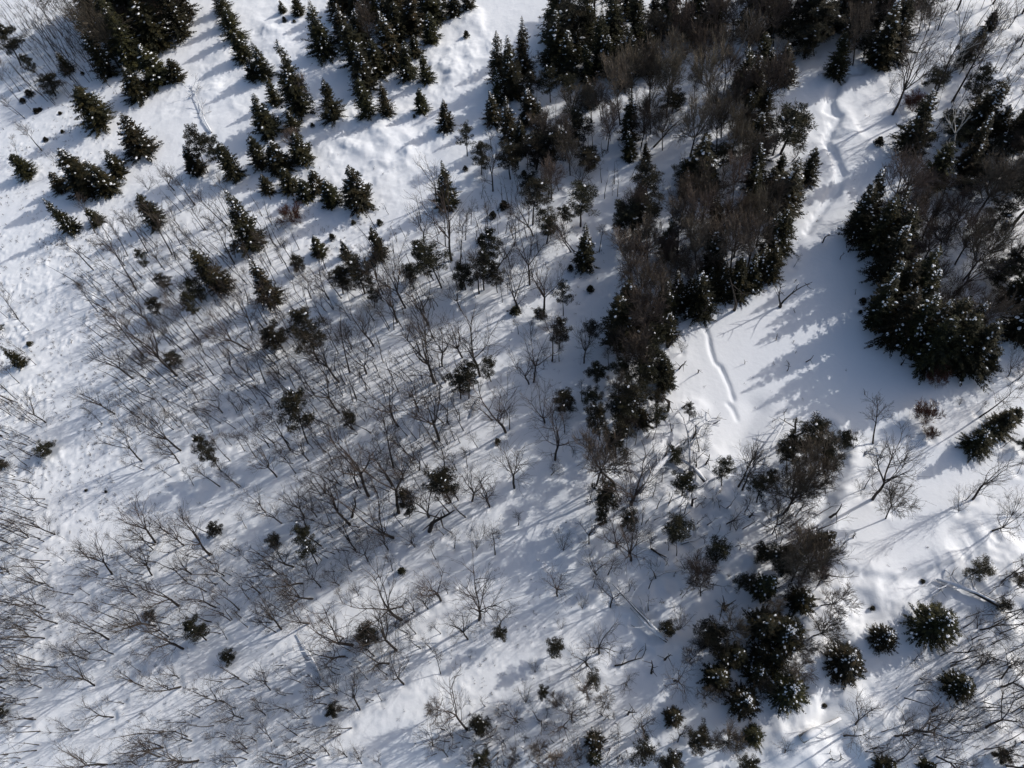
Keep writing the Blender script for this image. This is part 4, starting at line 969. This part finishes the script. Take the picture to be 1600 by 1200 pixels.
# ------------------------------------------------------------------ weeds and brush: nobody could count them
rngw = np.random.default_rng(77)
Wd = MB()
spots = []
for px, py, r, a in CLODS:
    g = G(px, py)
    for _ in range(int(r * r * a * 1.9)):
        x, y = g.x + rngw.normal(0, r * .62), g.y + rngw.normal(0, r * .62)
        if vnoise(np.array([x / 3.0]), np.array([y / 3.0]), 31)[0] > .42:
            spots.append((x, y, rngw.uniform(.12, .5)))
for px, py in ((1210, 610), (1170, 590), (1290, 560), (1150, 500), (1110, 600), (1250, 640), (1390, 850), (1350, 870), (1400, 760), (1250, 170), (1310, 130), (1350, 190), (1380, 105)):
    for _ in range(3):
        g = G(px + rngw.normal(0, 30), py + rngw.normal(0, 22))
        spots.append((g.x, g.y, rngw.uniform(.12, .4)))
for x, y, h in spots:
    z = gz(x, y) - .05
    for _ in range(int(rngw.integers(2, 7))):
        a = rngw.uniform(0, 6.283)
        t = rngw.uniform(.1, .9)
        d = np.array([math.cos(a) * t, math.sin(a) * t, 1])
        b = np.array([x + rngw.normal(0, .12), y + rngw.normal(0, .12), z])
        Wd.tube([b, b + d * h * rngw.uniform(.6, 1.1)], [.028, .012], 3, False)
weeds = link('weeds', Wd.mesh('weeds', M_TWIG))
weeds['kind'] = 'stuff'
weeds['label'] = 'dry weed stems and twig tips poking out of the snow'
weeds['category'] = 'weeds'

BRUSH = [([(130, 400), (330, 300), (480, 420), (600, 560), (560, 680), (420, 700), (210, 660), (170, 520)], 150), ([(0, 0), (150, 0), (190, 130), (20, 190)], 60), ([(560, 330), (780, 300), (860, 420), (640, 520)], 60),
         ([(120, 440), (380, 320), (560, 420), (760, 560), (720, 760), (520, 900), (430, 680), (200, 660)], 400), ([(120, 860), (450, 850), (480, 960), (300, 1000), (140, 1000)], 75),
         ([(0, 600), (60, 650), (90, 900), (60, 1200), (0, 1200)], 100), ([(280, 1080), (560, 1000), (620, 1080), (480, 1200), (160, 1200)], 75),
         ([(690, 1100), (1000, 1100), (1000, 1200), (680, 1200)], 60), ([(1480, 1000), (1600, 850), (1600, 1200), (1330, 1200)], 90), ([(980, 640), (1130, 700), (1180, 900), (1010, 960), (950, 800)], 60),
         ([(1380, 30), (1600, 0), (1600, 330), (1480, 280)], 70), ([(0, 60), (130, 0), (180, 120), (60, 170)], 60), ([(760, 180), (1000, 150), (1050, 330), (820, 330)], 60), ([(1200, 720), (1300, 680), (1300, 900), (1210, 960)], 50)]
Br = MB()


def inside(p, poly):
    c = False
    for (ax_, ay_), (bx_, by_) in zip(poly, poly[1:] + poly[:1]):
        if (ay_ > p[1]) != (by_ > p[1]) and p[0] < (bx_ - ax_) * (p[1] - ay_) / (by_ - ay_) + ax_:
            c = not c
    return c


for poly, cnt in BRUSH:
    xs, ys = [p[0] for p in poly], [p[1] for p in poly]
    cnt = int(cnt * 1.5)
    k = 0
    while k < cnt:
        p = (rngw.uniform(min(xs), max(xs)), rngw.uniform(min(ys), max(ys)))
        if not inside(p, poly):
            continue
        k += 1
        g = on_ground(*p)
        h = rngw.uniform(1.8, 7.5)
        lp, d = stem_path(rngw, (g.x, g.y, g.z - .15), (rngw.normal(0, .1), rngw.normal(0, .1), 1), h, 5, .06, .05)
        Br.tube(lp, np.linspace(.028 + .010 * h, .014, 5), 3, False)
        for _ in range(int(rngw.integers(4, 9))):
            i = int(rngw.integers(2, 5))
            bp, _ = stem_path(rngw, lp[i], side_dir(rngw, d, rngw.uniform(.4, .9)), h * rngw.uniform(.12, .3), 3, .12, .12)
            Br.tube(bp, [.015, .012, .009], 3, False)
            for _ in range(3):
                e = bp[1] + side_dir(rngw, nrm(bp[2] - bp[0]), .6) * h * .12
                Br.tube([bp[1], e], [.012, .008], 3, False)
brush = link('brushwood', Br.mesh('brushwood', M_TWIG))
brush['kind'] = 'stuff'
brush['label'] = 'thin leafless saplings and brush growing between the larger bare trees'
brush['category'] = 'brush'

# ------------------------------------------------------------------ words: which one is it
ANCHORS = [  # photograph point, kind, its own label, how others refer to it
    (42, 262, 'S', 'small dark spruce alone near the left edge just above the sunlit lane', 'the small left edge spruce'),
    (152, 160, 'S', 'olive brown spruce alone above the sunlit snow lane at upper left', 'the olive spruce above the lane'),
    (222, 208, 'S', 'spruce with white snow lumps just below right of the lone olive spruce', 'the snow lumped lane spruce'),
    (95, 340, 'S', 'leaning olive spruce at the lower end of the sunlit left lane', 'the leaning lane spruce'),
    (465, 120, 'S', 'tall wide dark spruce in the middle of the upper left clearing', 'the tall clearing spruce'),
    (518, 155, 'S', 'mid sized dark spruce alone right of the tall clearing spruce', 'the mid clearing spruce'),
    (378, 330, 'S', 'tall dark spruce standing among thin saplings below the upper left spruces', 'the tall spruce among saplings'),
    (320, 415, 'S', 'olive spruce with bare lower stem among saplings in the left grove', 'the olive left grove spruce'),
    (415, 430, 'S', 'snow flecked spruce beside the white mound in the left grove', 'the snowy left grove spruce'),
    (696, 178, 'S', 'lone snowy spruce on open snow where the upper lane ends', 'the lone lane end spruce'),
    (658, 156, 'S', 'small reddish spruce just left of the lone lane end spruce', 'the small reddish spruce'),
    (590, 373, 'S', 'round dark spruce alone on snow above the central grove', 'the round dark central spruce'),
    (500, 380, 'S', 'small round spruce left of the round dark central spruce', 'the small round central spruce'),
    (697, 285, 'S', 'pointed spruce flanked by bare fan shaped trees at upper centre', 'the pointed upper centre spruce'),
    (913, 375, 'S', 'small black pointed fir alone on snow left of the main woods', 'the small black pointed fir'),
    (62, 700, 'P', 'black bushy pine alone at the left edge beside the weedy clearing', 'the black left edge pine'),
    (477, 510, 'P', 'wide flat topped dark pine rising over bare trees in the left grove', 'the wide flat topped pine'),
    (460, 850, 'P', 'long dark pine crown in the lower grove above the long shadow streaks', 'the dark lower grove pine'),
    (358, 1015, 'P', 'dark shaggy pine alone in the lower left grove', 'the dark lower left pine'),
    (575, 982, 'P', 'black clumpy pine beside a broad bare tree in the lower centre', 'the black lower centre pine'),
    (522, 1100, 'P', 'small dark pine tucked between two bare trees low at lower left centre', 'the small tucked pine'),
    (732, 592, 'P', 'big dark bushy pine in the middle of the central bare grove', 'the big centre pine'),
    (946, 782, 'P', 'round black pine left of the log jam beside a bare fan tree', 'the round black pine'),
    (1049, 831, 'P', 'olive pine in the log jam above the short branchy log', 'the log jam pine'),
    (874, 1000, 'P', 'clumpy dark pine with bare twigs behind it on the striped snow', 'the striped snow pine'),
    (780, 985, 'P', 'small dark pine right of the wide bare tree on the striped snow', 'the small striped snow pine'),
    (963, 690, 'P', 'dark pine in front of brown twigs left of the log jam', 'the pine above the jam'),
    (1268, 250, 'S', 'rounded spruce alone on the snow beside the creek bed', 'the lone creek spruce'),
    (1533, 140, 'P', 'round dense pine among bare trunks at the upper right', 'the round upper right pine'),
    (1447, 643, 'R', 'larger of two round rust brown bushes on the pond shore', 'the large rust bush'),
    (1455, 678, 'R', 'smaller of two round rust brown bushes on the pond shore', 'the small rust bush'),
    (1451, 979, 'S', 'very large round spruce with snow streaked boughs at lower right', 'the large round right spruce'),
    (1375, 997, 'S', 'small pale green round spruce left of the large round one', 'the small round right spruce'),
    (1314, 1036, 'S', 'broad dark spruce below left of the small pale round spruce', 'the broad lower right spruce'),
    (1226, 1078, 'S', 'snow flecked round spruce at the bottom tip of the dark thicket', 'the flecked lower spruce'),
    (1491, 1072, 'S', 'oval dark spruce near the bottom right among bare trees', 'the oval lower right spruce'),
    (1518, 888, 'P', 'round dense pine on the lower pond shore near the right edge', 'the round pond shore pine'),
    (1228, 455, 'V', 'forked dead snag with a few bent twigs standing on the frozen pond', 'the forked pond snag'),
    (1365, 655, 'N', 'very thin lone pole standing at the edge of the frozen pond', 'the thin pond pole'),
    (1167, 65, 'W', 'white dead tree with twisted bare limbs above the dark top woods', 'the white topped dead tree'),
    (1109, 150, 'W', 'pale birch stem with snowy stubs inside the top woods', 'the pale woods birch'),
    (1486, 225, 'W', 'straight white trunk with two stubby arms by the right hand pines', 'the white armed trunk'),
    (1343, 345, 'S', 'dark spruce at the left tip of the right woods beside the creek', 'the right woods tip spruce'),
    (1236, 350, 'S', 'dark spruce at the right tip of the main woods beside the creek', 'the main woods tip spruce'),
    (929, 1152, 'S', 'dark olive spruce, upper of two small ones near the bottom centre', 'the upper bottom pair spruce'),
    (928, 1180, 'S', 'dark olive spruce, lower of two small ones near the bottom centre', 'the lower bottom pair spruce'),
    (910, 325, 'P', 'broad brown green pine above the small black pointed fir', 'the broad upper pine'),
    (1275, 690, 'P', 'tall dark pine with drooping crown in the thicket between pond and bank', 'the thicket pine'),
    (669, 738, 'P', 'small black pine tuft in the bare grove right of centre', 'the small black tuft pine'),
]
NOUN = dict(B='bare tree', N='thin bare tree', M='bare bush', R='rusty brown bush', U='brown twiggy tree', W='pale dead tree', S='spruce', P='dark pine', H='evergreen seedling', D='dead stick', V='forked snag')
PLUR = dict(B='bare trees', N='thin bare trees', M='bare bushes', R='rusty brown bushes', U='brown twiggy trees', W='pale dead trees', S='spruces', P='dark pines', H='evergreen seedlings', D='dead sticks', V='forked snags')
ORD = 'first second third fourth fifth sixth seventh eighth ninth tenth eleventh twelfth thirteenth fourteenth fifteenth sixteenth seventeenth eighteenth nineteenth twentieth'.split()
REGION = [(150, 90, 'upper left belt'), (560, 110, 'upper left cluster'), (300, 250, 'lane border'), (280, 480, 'left grove'), (620, 420, 'upper central grove'), (420, 700, 'left central grove'), (660, 720, 'central grove'),
          (40, 750, 'left edge'), (180, 950, 'lower left grove'), (350, 1130, 'bottom left'), (600, 1000, 'lower central grove'), (820, 1000, 'striped snow field'), (930, 560, 'grove left of the pond'), (1020, 120, 'top woods'), (900, 230, 'woods by the lane'),
          (1130, 330, 'main woods'), (1350, 60, 'creek head'), (1540, 200, 'upper right woods'), (1450, 420, 'right woods'), (1240, 540, 'frozen pond'), (1060, 780, 'log jam'), (1250, 750, 'bank thicket'), (1200, 960, 'dark lower thicket'),
          (1450, 730, 'pond shore'), (1480, 1030, 'lower right'), (950, 1120, 'bottom centre')]
used = set()
AN = []
for ax_, ay_, k, own, ref in ANCHORS:
    c = [t for t in THINGS if t['k'] == k and id(t) not in used]
    t = min(c, key=lambda q: math.hypot(q['px'][0] - ax_, q['px'][1] - ay_))
    used.add(id(t))
    t['label'] = own
    AN.append((t['px'], ref, t))


def sector(dx, dy):
    a = math.degrees(math.atan2(-dy, dx)) % 360
    return ('right of', 'above right of', 'above', 'above left of', 'left of', 'below left of', 'below', 'below right of')[int(((a + 22.5) % 360) // 45)]


slots = {}
for t in THINGS:
    if 'label' in t:
        continue
    (px, ref, _), d = min(((A, math.hypot(t['px'][0] - A[0][0], t['px'][1] - A[0][1])) for A in AN), key=lambda q: q[1])
    slots.setdefault((t['k'], ref, sector(t['px'][0] - px[0], t['px'][1] - px[1])), []).append((d, t))
for (k, ref, sec), L in slots.items():
    L.sort(key=lambda q: q[0])
    for i, (d, t) in enumerate(L):
        if k in 'BNUWSP':
            adj = 'tall' if t['H'] > 9.5 else 'short' if t['H'] < 5.5 else 'mid sized'
        else:
            adj = 'small' if t['H'] < 2 else 'upright'
        if k in 'BU' and t['slim'] > .6:
            adj = 'spreading ' + adj
        elif k in 'BNP' and t['lean'] > .3:
            adj = 'leaning ' + adj
        pos = 'nearest' if i == 0 else ORD[i] + ' nearest'
        if len(L) == 1:
            pos = 'the only one'
        if len(f'{adj} {NOUN[k]} {pos} {sec} {ref}'.split()) > 16:
            adj = adj.split()[-1]
        t['label'] = f'{adj} {NOUN[k]}, {pos} {sec} {ref}'
for t in THINGS:
    o = t['o']
    o['label'] = t['label']
    o['category'] = CAT[t['k']]
    reg = min(REGION, key=lambda q: math.hypot(q[0] - t['px'][0], q[1] - t['px'][1]))[2]
    o['group'] = f"{PLUR[t['k']]} in the {reg}" if 'the ' not in reg[:4] else f"{PLUR[t['k']]} {reg}"
